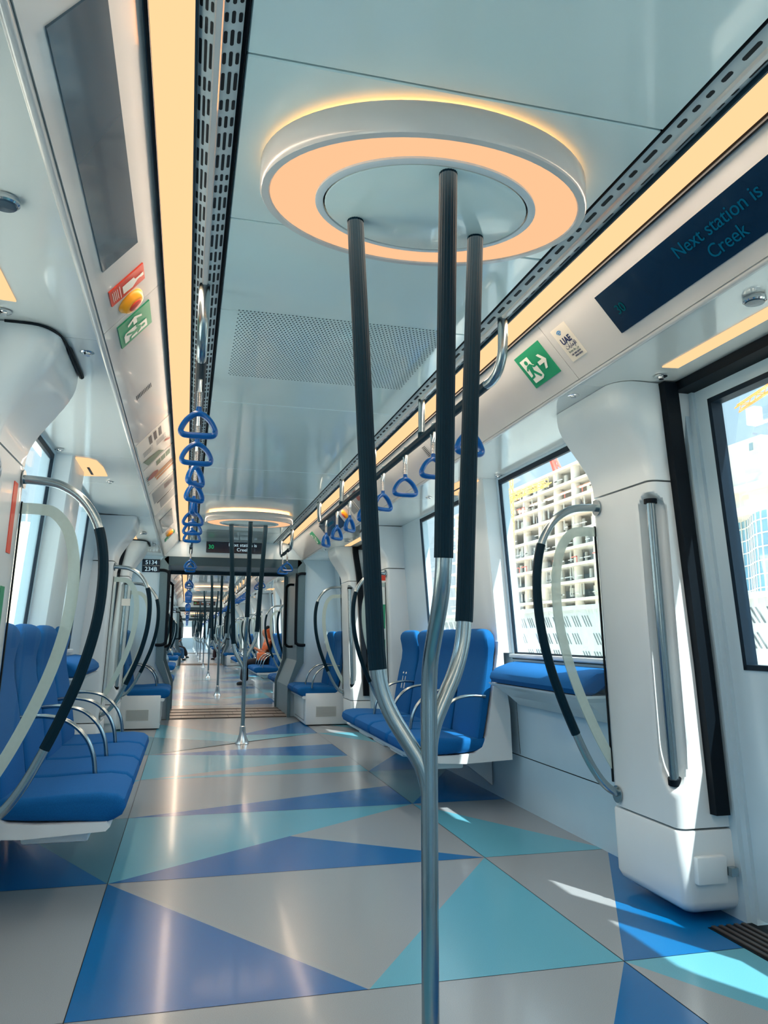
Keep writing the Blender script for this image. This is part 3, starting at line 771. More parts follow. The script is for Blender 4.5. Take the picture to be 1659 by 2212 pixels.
def make_strap():
    t = thing('strap_handle', '', 'strap handle')
    mb = MB()
    for s in (1, -1): mb.tube(smooth_path([(0, s*.021, .012), (0, s*.026, -.012), (0, s*.018, -.040), (0, s*.006, -.062)], 4), [.008]*13, 10, sy=1.3)
    mb.tube([(0, .023*cos(a), .004+.023*sin(a)) for a in [pi*k/10 for k in range(11)]], .0055, 8, sy=1.8)
    mb.build('clamp', CHROME, t)
    mb = MB()
    pts = []
    mb.tube([(0, 0, -.055), (0, 0, -.135)], .009, 10)
    for k in range(13): mb.lathe([(.009, 0), (.0135, .0018), (.009, .0036)], (0, 0, -.132+.0058*k), 12)
    mb.build('spring', CHROME, t)
    mb = MB()
    out = [(0, -.150), (-.022, -.158), (-.046, -.180), (-.062, -.208), (-.066, -.226), (-.056, -.238), (-.03, -.241), (0, -.241), (.03, -.241), (.056, -.238), (.066, -.226), (.062, -.208), (.046, -.180), (.022, -.158)]
    n = len(out); P = [Vector((p[0], 0, p[1])) for p in out]; dense = []
    for i in range(n):
        p0, p1, p2, p3 = P[i-1], P[i], P[(i+1) % n], P[(i+2) % n]
        for j in range(3):
            q = j/3; dense.append(.5*((2*p1)+(-p0+p2)*q+(2*p0-5*p1+4*p2-p3)*q*q+(-p0+3*p1-3*p2+p3)*q**3))
    rings = []
    m = len(dense)
    for i in range(m+1):
        c = dense[i % m]; tt = (dense[(i+1) % m]-dense[i-1 if i else -1]).normalized() if i < m else (dense[1]-dense[-1]).normalized()
        nr = Vector((tt.z, 0, -tt.x)); rr = .0145 if c.z > -.23 else .0155
        rings.append([c+nr*cos(a)*rr*.8+Vector((0, 1, 0))*sin(a)*rr*1.15 for a in [2*pi*k/12 for k in range(12)]])
    mb.loft(rings, cap=False)
    mb.tube([(0, 0, -.125), (0, 0, -.14), (0, 0, -.154)], [.011, .013, .012], 12)
    mb.build('grip', BLUEP, t)
    return t
STRAP = make_strap(); su = False
railspec = {0: [(2.65, 6.98, 'long'), (8.9, 10.0, 'short')]}
for ci in (1, 2, 3):
    S = ENDS[ci]-17.05; railspec[ci] = [(S+.5, S+1.6, 'near short'), (S+3.5, S+7.6, 'near long'), (S+9.8, S+13.9, 'far long'), (S+15.6, S+16.6, 'far short')]
for ci, rl in railspec.items():
    for side in (1, -1):
        ns = 0
        for (a, b, nm) in rl:
            make_rail(side, a, b, ci, nm)
            L = b-a; cnts = 8 if L > 3 else 2
            for k in range(cnts):
                y = a+.38+(L-.7)*k/(cnts-1)*.98 if cnts > 2 else a+.4+.45*k
                tw = rng.uniform(-.5, .5) if ci else [0, .12, 1.0, .8, 1.4, .1, .05, .2, .1, .6][ns] if side < 0 else [.3, .2, .1, .5, .7, .9, .8, 1.0, .1, .4][ns]
                nth = NTH[ns] if ns < 12 else 'a distant'
                lab = '%s blue triangular strap handle on the %s overhead rails of %s' % (nth, SIDEW[side], CARW[ci])
                if ci >= 2: lab = 'blue strap handle hanging on the %s overhead rails of %s' % (SIDEW[side], CARW[ci])
                s = place(STRAP, not su, (X(side, .57), y, 2.07), 0, lab, 'strap handles of %s, %s side' % (CARW[ci], SIDEW[side]))
                if not su: su = True
                g = [c for c in kids(s) if c.name.startswith('grip')][0]; g.rotation_euler = (0, 0, tw)
                ns += 1

# ---------------------------------------------------------------- gangways
for gi, E in enumerate(ENDS[:-1]):
    y0, y1 = E, E+GAP; nw = ['first', 'second', 'third'][gi]
    mb = MB(); op = [(.77, 0), (.77, .38), (.90, .72), (.90, 1.94), (.84, 2.0)]
    pl = [(X(1, a), b) for a, b in op]+[(X(-1, a), b) for a, b in reversed(op)]
    rings = [[(p[0], y, p[1]) for p in pl] for y in (y0+.05, y0+.5, y0+.75, y0+.95, y1-.05)]
    mb.loft(rings, closed=False, cap=False, smooth=False)
    structure(mb.build('wall_gangway', GANGM))
    mb = MB(); mb.box(X(-1, 1.0), X(1, 1.0), y0, y1, -.05, .004)
    for k in range(4): mb.box(X(-1, .77), X(1, .77), y0+.02+.4*k, y0+.05+.4*k, .004, .009, 1)
    for k in range(3):
        for q in range(5): mb.box(X(-1, .6)+.3*q+.08*k, X(-1, .6)+.3*q+.003+.08*k, y0+.05+.4*k, y0+.42+.4*k, .004, .0055, 1)
    structure(mb.build('floor_gangway', [SILL, BLACK]))
    for ef, (yy, sgn) in enumerate(((y0, -1), (y1, 1))):
        t = thing('gangway_portal', 'dark metal portal around the %s end of the %s gangway opening' % (['near', 'far'][ef], nw), 'portal', (CX, yy, 0), 0, 'gangway portals')
        a, b = sorted((0, sgn*.05))
        mb = MB(); mb.prism([(-.84, 1.955), (.84, 1.955), (.90, 2.03), (.86, 2.065), (-.86, 2.065), (-.90, 2.03)], 'y', a, b); mb.prism([(-.84, 1.948), (.84, 1.948), (.84, 1.957), (-.84, 1.957)], 'y', a-.012, b+.012); mb.build('lintel', GFRAME, t)
        for sd in (1, -1):
            mb = MB(); mb.prism([(sd*p, q) for p, q in ((.84, 1.93), (.85, .72), (.74, .40), (.74, 0), (.78, 0), (.78, .385), (.945, .70), (.945, 2.0), (.90, 2.065), (.84, 2.065))], 'y', a, b); mb.build('jamb', JAMB, t)
            pts = smooth_path([(sd*.92, sgn*.05, 1.88), (sd*.86, sgn*.055, 1.88), (sd*.815, sgn*.06, 1.86), (sd*.80, sgn*.06, 1.80), (sd*.80, sgn*.06, 1.02), (sd*.815, sgn*.06, .95), (sd*.86, sgn*.055, .93), (sd*.93, sgn*.05, .93)], 5)
            if ef == 0:
                MB().tube([p+Vector((sd*.03, 0, 0)) for p in pts], .019, 14).build('grab_bar', BLACK, t)
    # inner bars half way
    t = thing('gangway_grab_bars', 'pair of dark grab bars inside the %s gangway' % nw, 'handrail', (CX, y0+.75, 0), 0, 'gangway inner bars')
    for sd in (1, -1):
        pts = smooth_path([(sd*.90, 0, 1.78), (sd*.84, 0, 1.78), (sd*.80, 0, 1.75), (sd*.79, 0, 1.68), (sd*.79, 0, 1.0), (sd*.80, 0, .93), (sd*.84, 0, .90), (sd*.90, 0, .90)], 5)
        MB().tube(pts, .018, 14).build('bar', BLACK, t)
    # displays above the opening
    d = thing('destination_display', 'dark end-wall display reading 30 Next station is Creek above the %s gangway' % nw, 'display', (CX, y0-.012, 2.205), 0, 'end wall displays')
    mb = MB(); mb.rbox(-.375, .405, -.004, .02, -.072, .075, .004, 1, 0, False); mb.build('panel', NAVY, d)
    F = frame((-.35, -.006, -.02), (1, 0, 0), (0, 0, 1))
    lettering('30', .075, TXGRN, F, d); lettering('Next station is', .062, TXLIT, frame((.10, -.006, .018), (1, 0, 0), (0, 0, 1)), d, 'CENTER'); lettering('Creek', .062, TXLIT, frame((.10, -.006, -.045), (1, 0, 0), (0, 0, 1)), d, 'CENTER')
    # number plate
    d = thing('number_plate', 'dark plate with carriage number 5134 over 234B left of the %s gangway' % nw, 'sign', (CX-1.06, y0-.004, 1.94), 0, 'carriage number plates')
    MB().rbox(-.112, .112, -.003, .003, -.084, .084, .002, 1, 0, False).build('plate', NAVY, d)
    lettering('5134', .075, TXLIT, frame((0, -.0045, .018), (1, 0, 0), (0, 0, 1)), d, 'CENTER'); lettering('234B', .075, TXLIT, frame((0, -.0045, -.068), (1, 0, 0), (0, 0, 1)), d, 'CENTER')
    MB().box(-.105, .105, -.0045, -.003, -.001, .001).build('divider', SIGNW, d)

# ---------------------------------------------------------------- fascia fittings
def fplate(parent, side, y0, y1, s0, s1, m, name, off=.0015, th=.003, rad=0):
    mb = MB(); a, b = sorted((y0, y1)); P = lambda y, s, o: fas(side, y, s, o)
    vs = [P(a, s0, 0), P(b, s0, 0), P(b, s1, 0), P(a, s1, 0), P(a, s0, off+th), P(b, s0, off+th), P(b, s1, off+th), P(a, s1, off+th)]
    mb.add(vs, [(0, 1, 2, 3), (4, 5, 6, 7), (0, 1, 5, 4), (1, 2, 6, 5), (2, 3, 7, 6), (3, 0, 4, 7)]); o = mb.build(name, m, parent); return o
def fpoly(parent, side, pts, m, name, off=.006):   # pts (y,s)
    mb = MB(); n = len(pts); vs = [fas(side, y, s, off-.0006) for y, s in pts]+[fas(side, y, s, off) for y, s in pts]
    mb.add(vs, [tuple(range(n)), tuple(range(n, 2*n))]+[(i, (i+1) % n, (i+1) % n+n, i+n) for i in range(n)]); return mb.build(name, m, parent)
def ftext(parent, side, s, size, m, y, sv, align='LEFT', off=.0062, space=1.0, bold=0, name='lettering'):
    return lettering(s, size, m, fframe(side, y, sv, off), parent, align, name, space, bold)
def display(side, y0, y1, s0, s1, label, m=NAVY, txt=True):
    t = thing('passenger_display', label, 'display')
    fplate(t, side, y0, y1, s0, s1, m, 'screen_panel')
    if txt:
        ym = y0+(y1-y0)*.0
        yy = 1.69 if y1 < 3 else (y0+y1)/2
        ftext(t, side, 'Next station is', .060, TXDIM, yy, .143, 'CENTER'); ftext(t, side, 'Creek', .060, TXDIM, yy, .082, 'CENTER')
        ftext(t, side, '30', .05, TXGD, y1-.05, .115)
    return t
display(1, 1.30, 2.28, .057, .215, 'dark screen dimly reading Next station is Creek on the right fascia over the near door')
display(-1, 1.305, 2.255, .052, .195, 'long blank dark screen on the left fascia over the near door', NAVYL, False)
def running_man(t, side, yc, sc, S, flip=1, SX=None):
    # door block
    q = lambda a, b: (yc-side*flip*a*(SX or S), sc+b*S)
    fpoly(t, side, [q(-.36, -.40), q(-.38, .36), q(-.08, .36), q(-.08, .10), q(.02, .0), q(.02, -.34), q(-.06, -.40)], SIGNW, 'door_symbol', .0058)
    fpoly(t, side, [q(-.22+.055*cos(a), .23+.07*sin(a)) for a in [2*pi*k/12 for k in range(12)]], GREEN, 'head_symbol', .0062)
    fpoly(t, side, [q(-.26, .14), q(-.14, .16), q(-.06, .06), q(.04, .06), q(.04, .01), q(-.08, .0), q(-.12, .06), q(-.15, -.06), q(-.02, -.30), q(-.08, -.33), q(-.20, -.12), q(-.24, -.24), q(-.36, -.26), q(-.36, -.20), q(-.28, -.18), q(-.25, .06), q(-.31, .0), q(-.35, .03)], GREEN, 'runner_symbol', .0064)
def arrow(t, side, yc, sc, S, flip=1, SX=None):
    q = lambda a, b: (yc-side*flip*a*(SX or S), sc+b*S)
    fpoly(t, side, [q(.10, .05), q(.28, .05), q(.19, .20), q(.27, .20), q(.40, .0), q(.27, -.20), q(.19, -.20), q(.28, -.05), q(.10, -.05)], SIGNW, 'arrow_symbol', .006)
def exitsign(side, y0, y1, s0, s1, label, group=None):
    t = thing('exit_sign', label, 'sign', group=group)
    fplate(t, side, y0, y1, s0, s1, GREEN, 'plate'); yc = (y0+y1)/2; sc = (s0+s1)/2; S = (s1-s0)*.95
    running_man(t, side, yc, sc, S, side, abs(y1-y0)*1.05); arrow(t, side, yc, sc, S*1.15, side, abs(y1-y0)*1.0)
    return t
exitsign(1, 2.722, 2.948, .072, .230, 'green emergency exit sign with running figure and arrow on the right fascia')
exitsign(-1, 2.70, 2.90, .060, .215, 'green emergency exit sign below the yellow alarm button on the left fascia')
t = thing('wifi_sticker', 'pale sticker with blue wireless arcs reading UAE on the right fascia', 'sticker')
fplate(t, 1, 2.507, 2.618, .073, .222, STICK, 'sheet', .0005, .001)
for k, r_ in enumerate((.022, .015, .008)):
    pts = [(2.575-.0*0+r_*cos(a)*1.0, .185+r_*sin(a)) for a in [R(40)+R(100)*j/8 for j in range(9)]]+[(2.575+(r_-.004)*cos(a), .185+(r_-.004)*sin(a)) for a in [R(140)-R(100)*j/8 for j in range(9)]]
    fpoly(t, 1, pts, CYAN, 'wireless_arc', .0022)
ftext(t, 1, 'UAE', .037, NAVYT, 2.60, .148, off=.0022, bold=.001)
ftext(t, 1, '\uFE95\uFE8D\uFEAD\uFE8E\uFEE3\uFEF9\uFE8D', .024, NAVYT, 2.598, .126, off=.0022)
ftext(t, 1, 'from du \uFEE6\uFEE3', .015, GRYT, 2.598, .108, off=.0022); ftext(t, 1, 'USE WIFI NOW', .010, NAVYT, 2.595, .094, off=.0022); ftext(t, 1, 'OPEN NOW', .010, NAVYT, 2.580, .083, off=.0022)
# alarm sign + button left
t = thing('alarm_sign', 'red alarm sign with white pointing hand on the left fascia above the yellow button', 'sign')
fplate(t, -1, 2.405, 2.512, .057, .206, RED, 'plate')
q = lambda a, b: (2.458+a, .13+b)
fpoly(t, -1, [q(-.02, -.02), q(.03, -.02), q(.035, .02), q(.012, .045), q(.012, .058), q(-.002, .058), q(-.002, .035), q(-.02, .03)], SIGNW, 'hand_symbol')
fpoly(t, -1, [q(-.004, .058), q(.016, .058), q(.016, .071), q(-.004, .071)], SIGNW, 'button_symbol')
fpoly(t, -1, [q(-.04, -.032), q(.04, -.032), q(.04, -.030), q(-.04, -.030)], SIGNW, 'divider')
for k in range(4): fpoly(t, -1, [q(-.035, -.04-.007*k), q(.03, -.04-.007*k), q(.03, -.042-.007*k), q(-.035, -.042-.007*k)], SIGNW, 'text_line')
def button(side, y, s, label, group=None):
    t = thing('alarm_button', label, 'alarm button', group=group)
    M = fframe(side, y, s, 0)
    MB().lathe([(.052, 0), (.052, .006), (.040, .022), (.034, .024)], n=32).xf(M).build('yellow_housing', YEL, t)
    MB().lathe([(.026, .022), (.026, .027), (.022, .029)], n=28).xf(M).build('red_push', RED, t)
button(-1, 2.585, .135, 'yellow alarm button with red centre on the left fascia between red and green signs')
# speaker slots
for side, y, s, lab in ((-1, 3.58, .125, 'slanted row of dark speaker slots on the left fascia'), (1, 4.4, .13, 'slanted row of dark speaker slots on the right fascia')):
    t = thing('speaker_slots', lab, 'speaker grille')
    mb = MB()
    for k in range(11):
        sv = s-.045+.009*k; vs = [fas(side, y-.03, sv, .0006), fas(side, y+.03, sv, .0006), fas(side, y+.03, sv+.004, .0006), fas(side, y-.03, sv+.004, .0006)]; mb.add(vs, [(0, 1, 2, 3)])
    mb.build('slots', BLACK, t)
# posters on the fascia
PCOL = [mat('poster_paper', srgb(205, 205, 198), .3), mat('poster_green', srgb(70, 110, 90), .4), mat('poster_orange', srgb(190, 120, 60), .4), mat('poster_red', srgb(150, 60, 50), .4), mat('poster_grey', srgb(120, 130, 135), .3), mat('poster_dark', srgb(50, 60, 70), .4)]
PR = random.Random(11)
def poster(side, y0, y1, kind, label):
    t = thing('poster', label, 'poster'); fplate(t, side, y0, y1, .012, .283, PCOL[0], 'sheet', .0005, .001)
    L = y1-y0
    def bar(a, b, c, d, m, nm): fpoly(t, side, [(y0+L*a, .012+.27*c), (y0+L*b, .012+.27*c), (y0+L*b, .012+.27*d), (y0+L*a, .012+.27*d)], m, nm, .0022)
    if kind == 0:
        for k in range(3): bar(.08, .34, .34+.14*k, .42+.14*k, PCOL[5], 'heading')
        for i in range(2):
            for k in range(6): bar(.42+.03*k, .43+.03*k, .12+.4*i, .40+.4*i-.05*(k % 2), PCOL[4], 'text_line')
        fpoly(t, side, [(y0+L*.70, .03), (y0+L*.78, .16), (y0+L*.95, .20), (y0+L*.97, .06)], PCOL[1], 'picture')
        fpoly(t, side, [(y0+L*.62, .22), (y0+L*.70, .26), (y0+L*.74, .25), (y0+L*.66, .21)], PCOL[3], 'mark')
    elif kind == 1:
        for i in range(3): bar(.06, .22, .42+.16*i, .56+.16*i, PCOL[1], 'picture')
        fpoly(t, side, [(y0+L*.4+L*.09*cos(a), .08+.05*sin(a)) for a in [2*pi*k/14 for k in range(14)]], PCOL[3], 'picture')
        bar(.48, .62, .30, .95, PCOL[2], 'picture'); bar(.66, .74, .34, .98, PCOL[2], 'picture')
        for k in range(5): bar(.30+.08*k, .32+.08*k, .04, .10, PCOL[1], 'text_line')
    else:
        bar(.06, .50, .10, .95, PCOL[4], 'picture'); bar(.12, .30, .55, .9, PCOL[3], 'heading')
        bar(.6, .9, .30, .95, PCOL[4], 'picture')
        for k in range(4): bar(.53+.015*k, .537+.015*k, .2, .9-.1*k, PCOL[5], 'text_line')
poster(-1, 4.32, 4.98, 0, 'pale poster with black heading and green picture, nearest on the left fascia')
poster(-1, 5.02, 5.80, 1, 'poster with orange bars and green squares on the left fascia')
poster(-1, 5.85, 6.9, 2, 'grey picture poster on the left fascia beyond the orange-barred poster')
poster(1, 6.1, 6.75, 2, 'small grey poster on the right fascia by the far strap handles')
display(-1, 7.35, 8.30, .052, .21, 'grey screen on the left fascia above the far door', NAVYL, False)
button(-1, 8.75, .14, 'small yellow alarm button on the left fascia near the gangway')
fr_ = exitsign(-1, 8.9, 9.1, .06, .215, 'small green exit sign on the left fascia near the gangway')
display(1, 7.15, 8.15, .057, .215, 'dark screen on the right fascia above the far door', NAVY, True)
button(1, 6.93, .14, 'yellow and red alarm button on the right fascia before the far screen')
exitsign(1, 8.62, 8.80, .05, .215, 'small green exit sign on the right fascia beyond the far screen')
PST2 = thing('poster', '', 'poster')
for k in range(3):
    for side in (-1, 1):
        for j, base in enumerate((15.0, 21.5)):
            if k == 0: display(side, base+.3+1.4*j, base+1.3+1.4*j, .055, .21, '%s grey screen on the %s fascia of second carriage' % (['near', 'far'][j], SIDEW[side]), NAVYL, False)
bpy.data.objects.remove(PST2, do_unlink=True)
for j in range(9):
    y = 16.9+.62*j+(.9 if j > 4 else 0)
    t = thing('poster', '%s small crowded poster on the left fascia beyond the first gangway' % NTH[j], 'poster', group='posters beyond the gangway'); fplate(t, -1, y, y+.55, .02, .27, PCOL[[0, 4, 0, 4, 0, 0, 4, 0, 0][j]], 'sheet', .0005, .001)
    for q_ in range(4): fpoly(t, -1, [(y+.05+.12*q_, .05), (y+.12+.12*q_, .05), (y+.10+.12*q_, .2-.02*q_), (y+.05+.12*q_, .22)], PCOL[[5, 2, 3, 4][(q_+j) % 4]], 'picture', .0022)

# ---------------------------------------------------------------- soffit fittings
def spot(side, u, y, label, r=.02, group='small soffit sprinklers'):
    t = thing('sprinkler', label, 'sprinkler', (X(side, u), y, 2.069), 0, group)
    MB().lathe([(r*1.25, 0), (r*1.25, -.003), (r, -.005), (r*.6, -.005), (r*.5, -.010), (r*.55, -.014), (.002, -.014)], n=24).build('body', CHROME, t)
def glow(side, y0, y1, u0, u1, label):
    t = thing('door_light', label, 'soffit light', (CX, 0, 0), 0, 'warm lights in the soffit')
    MB().prism([(side*u0, 2.0665), (side*u1, 2.0705), (side*u1, 2.075), (side*u0, 2.075)], 'y', y0, y1).build('diffuser', STRIPM, t)
for ci in range(2):
    E = ENDS[ci]; where = CARW[ci]
    for side in (1, -1):
        ds = [1.83, 7.95] if ci == 0 else [E-8.5, E-2.4, E-14.6]
        for k, y in enumerate(sorted(ds)):
            glow(side, y-.62, y+.62, 1.135, 1.205, 'warm strip light in soffit over %s door, %s side, %s' % (NTH[k], SIDEW[side], where))
            spot(side, 1.19, y+.71, 'chrome sprinkler beyond the %s door strip light, %s side, %s' % (NTH[k], SIDEW[side], where))
            spot(side, .975, y+1.02, 'chrome sprinkler by pillar after the %s door, %s side, %s' % (NTH[k], SIDEW[side], where))
            t = thing('dome_camera', 'round chrome soffit dome near %s door strip light, %s side, %s' % (NTH[k], SIDEW[side], where), 'dome camera', (X(side, 1.04), y+.01, 2.068), 0, 'soffit domes')
            MB().lathe([(.032, 0), (.034, -.004), (.034, -.014), (.030, -.018)], n=28).build('ring', CHROME, t); MB().lathe([(.030, -.017), (.027, -.021), (.003, -.023)], n=28).build('cover', NAVYL, t)
        ms = [4.92] if ci == 0 else [E-5.45, E-11.7]
        for k, y in enumerate(ms):
            t = thing('column_light', 'warm glowing soffit corner above %s window column, %s side, %s' % (NTH[k], SIDEW[side], where), 'soffit light', (CX, y, 2.0665), 0, 'glowing column panels')
            MB().prism([(side*1.12, -.02), (side*1.14, -.20), (side*1.18, -.25), (side*1.34, -.27), (side*1.34, .28), (side*1.12, .24)], 'z', -.001, .006).build('diffuser', STRIPM, t)
            MB().prism([(side*1.20, -.02), (side*1.215, -.02), (side*1.215, .2), (side*1.20, .2)], 'z', -.0035, .0).build('slot', BLACK, t)
            spot(side, 1.31, y-.45, 'chrome sprinkler before the %s window column, %s side, %s' % (NTH[k], SIDEW[side], where)); spot(side, 1.12, y+.42, 'chrome sprinkler after the %s window column, %s side, %s' % (NTH[k], SIDEW[side], where))

# stickers on glass screens and left pillar
def vsticker(side, y, u0, u1, z0, z1, m, name, label, cat='sticker'):
    t = MB().box(*sorted((X(side, u0), X(side, u1))), y-.001, y+.001, z0, z1).build(name, m); tag(t, label, cat); return t
vsticker(-1, 6.965+.0, 1.06, 1.13, 1.30, 1.36, SIGNW, 'notice_sticker', 'small white notice on the left glass screen past the seats')
def pillar_sticker(side, y, z0, z1, w, m, lab):
    mb = MB(); zc = [z0, z1]
    mb.add([(X(side, 1.265-.036*z-.0025), yy, z) for z in zc for yy in (y, y+w)]+[(X(side, 1.265-.036*z+.001), yy, z) for z in zc for yy in (y, y+w)], [(0, 1, 3, 2), (4, 5, 7, 6), (0, 1, 5, 4), (2, 3, 7, 6), (0, 2, 6, 4), (1, 3, 7, 5)])
    o = mb.build('notice_sticker', m); tag(o, lab, 'sticker'); return o
pillar_sticker(-1, 2.965, 1.34, 1.60, .06, RED, 'red upright notice on the left near pillar under the steel hoop')
pillar_sticker(-1, 2.95, 1.0, 1.22, .06, GREEN, 'green notice low on the left near pillar')
for (z0, z1, m, lab) in ((1.56, 1.61, RED, 'small red notice on the right glass screen by the far door'), (1.12, 1.34, GREEN, 'pale green notice on the right glass screen by the far door'), (.93, 1.02, GREEN, 'dark green notice below the pale green one on the right screen')):
    o = MB().box(X(1, 1.10), X(1, 1.19), 6.90, 6.902, z0, z1).build('notice_sticker', m); tag(o, lab, 'sticker')

# ---------------------------------------------------------------- people
SKIN = mat('skin', srgb(190, 130, 100), .5); SKIND = mat('skin_dark', srgb(120, 80, 60), .5)
def skinned(name, m, verts, edges, radii, parent, root=0, sub=2):
    me = bpy.data.meshes.new(name); me.from_pydata([tuple(v) for v in verts], edges, []); o = bpy.data.objects.new(name, me); COL.objects.link(o)
    md = o.modifiers.new('skin', 'SKIN'); sk = me.skin_vertices[0].data
    for i, r in enumerate(radii):
        sk[i].radius = (r, r) if not isinstance(r, tuple) else r; sk[i].use_root = (i == root)
    md.use_smooth_shade = True
    s = o.modifiers.new('sub', 'SUBSURF'); s.levels = sub; s.render_levels = sub
    me.materials.append(m); o.parent = parent; return o
def seated(label, loc, rz, top, bottom, skin, hair, hairlen=.35, phone=True, shoe=None, legs=(0, 0)):
    # faces local -X ; hips at x=0
    t = thing('person', label, 'person', loc, rz)
    V = []; Ed = []; Rd = []
    def add(p, r, par=None):
        V.append(p); Rd.append(r); i = len(V)-1
        if par is not None: Ed.append((par, i))
        return i
    pel = add((0, 0, .53), (.13, .10)); b1 = add((.01, 0, .68), (.115, .09), pel); b2 = add((.02, 0, .84), (.14, .095), b1); b3 = add((.02, 0, .95), (.10, .07), b2)
    nk = add((.01, 0, 1.02), .045, b3); h0 = add((-.015, 0, 1.09), (.065, .075), nk); h1 = add((-.02, 0, 1.16), (.075, .09), h0); h2 = add((-.01, 0, 1.23), (.065, .075), h1)
    add((-.095, 0, 1.135), .014, h1)   # nose
    for s in (1, -1):
        sh = add((.02, s*.16, .93), .052, b3); el = add((-.06, s*.21, .70), .04, sh); wr = add((-.25, s*.08, .80), .027, el); pm = add((-.31, s*.055, .83), (.028, .016), wr)
        for k in range(4):
            f1 = add((-.35, s*(.03+.016*k), .845+.006*k), .0085, pm); add((-.362, s*(.012+.016*k), .868+.004*k), .007, f1)
        th = add((-.315, s*.02, .855), .009, pm); add((-.335, s*.008, .875), .0075, th)
        hp = add((-.06, s*.09, .50), .085, pel); kn = add((-.45+legs[0], s*.10, .49), .06, hp); an = add((-.46+legs[1], s*.10, .11), .036, kn); hl = add((-.47+legs[1], s*.10, .06), .036, an); add((-.60+legs[1], s*.11, .035), .03, hl)
    skinned('body', skin, V, Ed, Rd, t)
    idx = list(range(len(V)))
    # top
    TV = [(0, 0, .50), (.01, 0, .68), (.02, 0, .84), (.02, 0, .95)]; TE = [(0, 1), (1, 2), (2, 3)]; TR = [(.155, .125), (.135, .11), (.16, .115), (.12, .09)]
    for s in (1, -1):
        k = len(TV); TV += [(.02, s*.16, .93), (-.04, s*.205, .74)]; TE += [(3, k), (k, k+1)]; TR += [.068, .058]
    skinned('top', top, TV, TE, TR, t)
    BV = [(0, 0, .53)]; BE = []; BR = [(.15, .125)]
    for s in (1, -1):
        k = len(BV); BV += [(-.06, s*.09, .50), (-.45+legs[0], s*.10, .49), (-.46+legs[1], s*.10, .28), (-.46+legs[1], s*.10, .09)]; BE += [(0, k), (k, k+1), (k+1, k+2), (k+2, k+3)]; BR += [.105, .08, .08, .10]
    skinned('trousers', bottom, BV, BE, BR, t)
    HV = [(.005, 0, 1.24), (.045, 0, 1.19), (.07, 0, 1.08), (.075, 0, 1.08-hairlen*.5), (.07, 0, 1.08-hairlen)]; HR = [(.085, .085), (.09, .085), (.07, .08), (.05, .075), (.03, .05)]
    if hairlen < .1: HV, HR = HV[:2]+[(.05, 0, 1.14)], HR[:2]+[(.06, .07)]
    skinned('hair', hair, HV, [(i, i+1) for i in range(len(HV)-1)], HR, t)
    if hairlen > .2: skinned('hair_crown', BLACK, [(-.03, 0, 1.23), (.03, 0, 1.235), (.075, 0, 1.17)], [(0, 1), (1, 2)], [(.07, .07), (.082, .082), (.06, .07)], t)
    for s in (1, -1): skinned('shoe', shoe or BLACK, [(-.45+legs[1], s*.10, .04), (-.54+legs[1], s*.105, .035), (-.62+legs[1], s*.11, .028)], [(0, 1), (1, 2)], [.056, .052, .040], t)
    if phone:
        ph = thing('phone', 'small dark phone held by the %s' % ('woman in orange' if hairlen > .2 else 'passenger'), 'phone', loc, rz); MB().rbox(-.352, -.343, -.036, .036, .85, .99, .003, 2).build('body', BLACK, ph)
    return t
ORT = mat('orange_top', srgb(235, 120, 70), .7); ORH = mat('orange_hair', srgb(190, 80, 25), .5); JEAN = mat('jeans', srgb(40, 90, 130), .8); DK = mat('dark_cloth', srgb(14, 18, 28), .8); MAR = mat('maroon_cloth', srgb(46, 30, 40), .8); WT = mat('pale_bag', srgb(240, 130, 80), .6)
seated('woman with long orange hair and orange top seated on the right looking at a phone', (1.72, 17.25, -.02), 0, ORT, DK, SKIN, ORH, .34)
bg_ = thing('handbag', 'orange handbag on the lap side of the woman in orange', 'bag', (1.60, 17.02, .52)); MB().rbox(-.10, .10, -.05, .05, 0, .17, .025, 3).build('bag_body', WT, bg_); MB().tube([(.07*cos(a), 0, .165+.09*sin(a)) for a in [pi*k/10 for k in range(11)]], .006, 8).build('handle', ORT, bg_)
seated('distant passenger in dark top and blue jeans seated on the left', (-.58, 34.4, -.02), pi, DK, JEAN, SKIND, BLACK, .05, False)
seated('distant passenger in black seated on the left with legs stretched out', (-.56, 38.5, -.02), pi, DK, DK, SKIND, BLACK, .05, True, None, (-.02, -.12))
seated('distant passenger in dark maroon clothes seated on the right', (1.72, 35.5, -.02), 0, MAR, MAR, SKIND, BLACK, .05, False)

# ---------------------------------------------------------------- outside
CONC = mat('pale_concrete', srgb(222, 218, 210), .8, noise=.06, nscale=.4); CONC2 = mat('concrete_shaft', srgb(190, 194, 190), .85, noise=.08, nscale=.3)
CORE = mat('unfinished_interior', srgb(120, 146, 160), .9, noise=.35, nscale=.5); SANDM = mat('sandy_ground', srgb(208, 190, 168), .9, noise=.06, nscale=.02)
CRY = mat('crane_yellow', srgb(246, 196, 110), .6); CRR = mat('crane_red', srgb(230, 110, 95), .6); CRO = mat('crane_orange', srgb(245, 150, 60), .6)
GLZ = mat('tower_glazing', srgb(110, 165, 195), .15, noise=.25, nscale=.15); GRIDW = mat('white_mullion', srgb(215, 220, 220), .6); RAILW = mat('parapet_white', srgb(228, 224, 216), .7)
HOLE = mat('perforation_shadow', srgb(112, 114, 112), .9)
mb = MB(); mb.box(-900, 900, -300, 1200, -9.2, -9); o = structure(mb.build('ground', SANDM)); o['kind'] = 'structure'
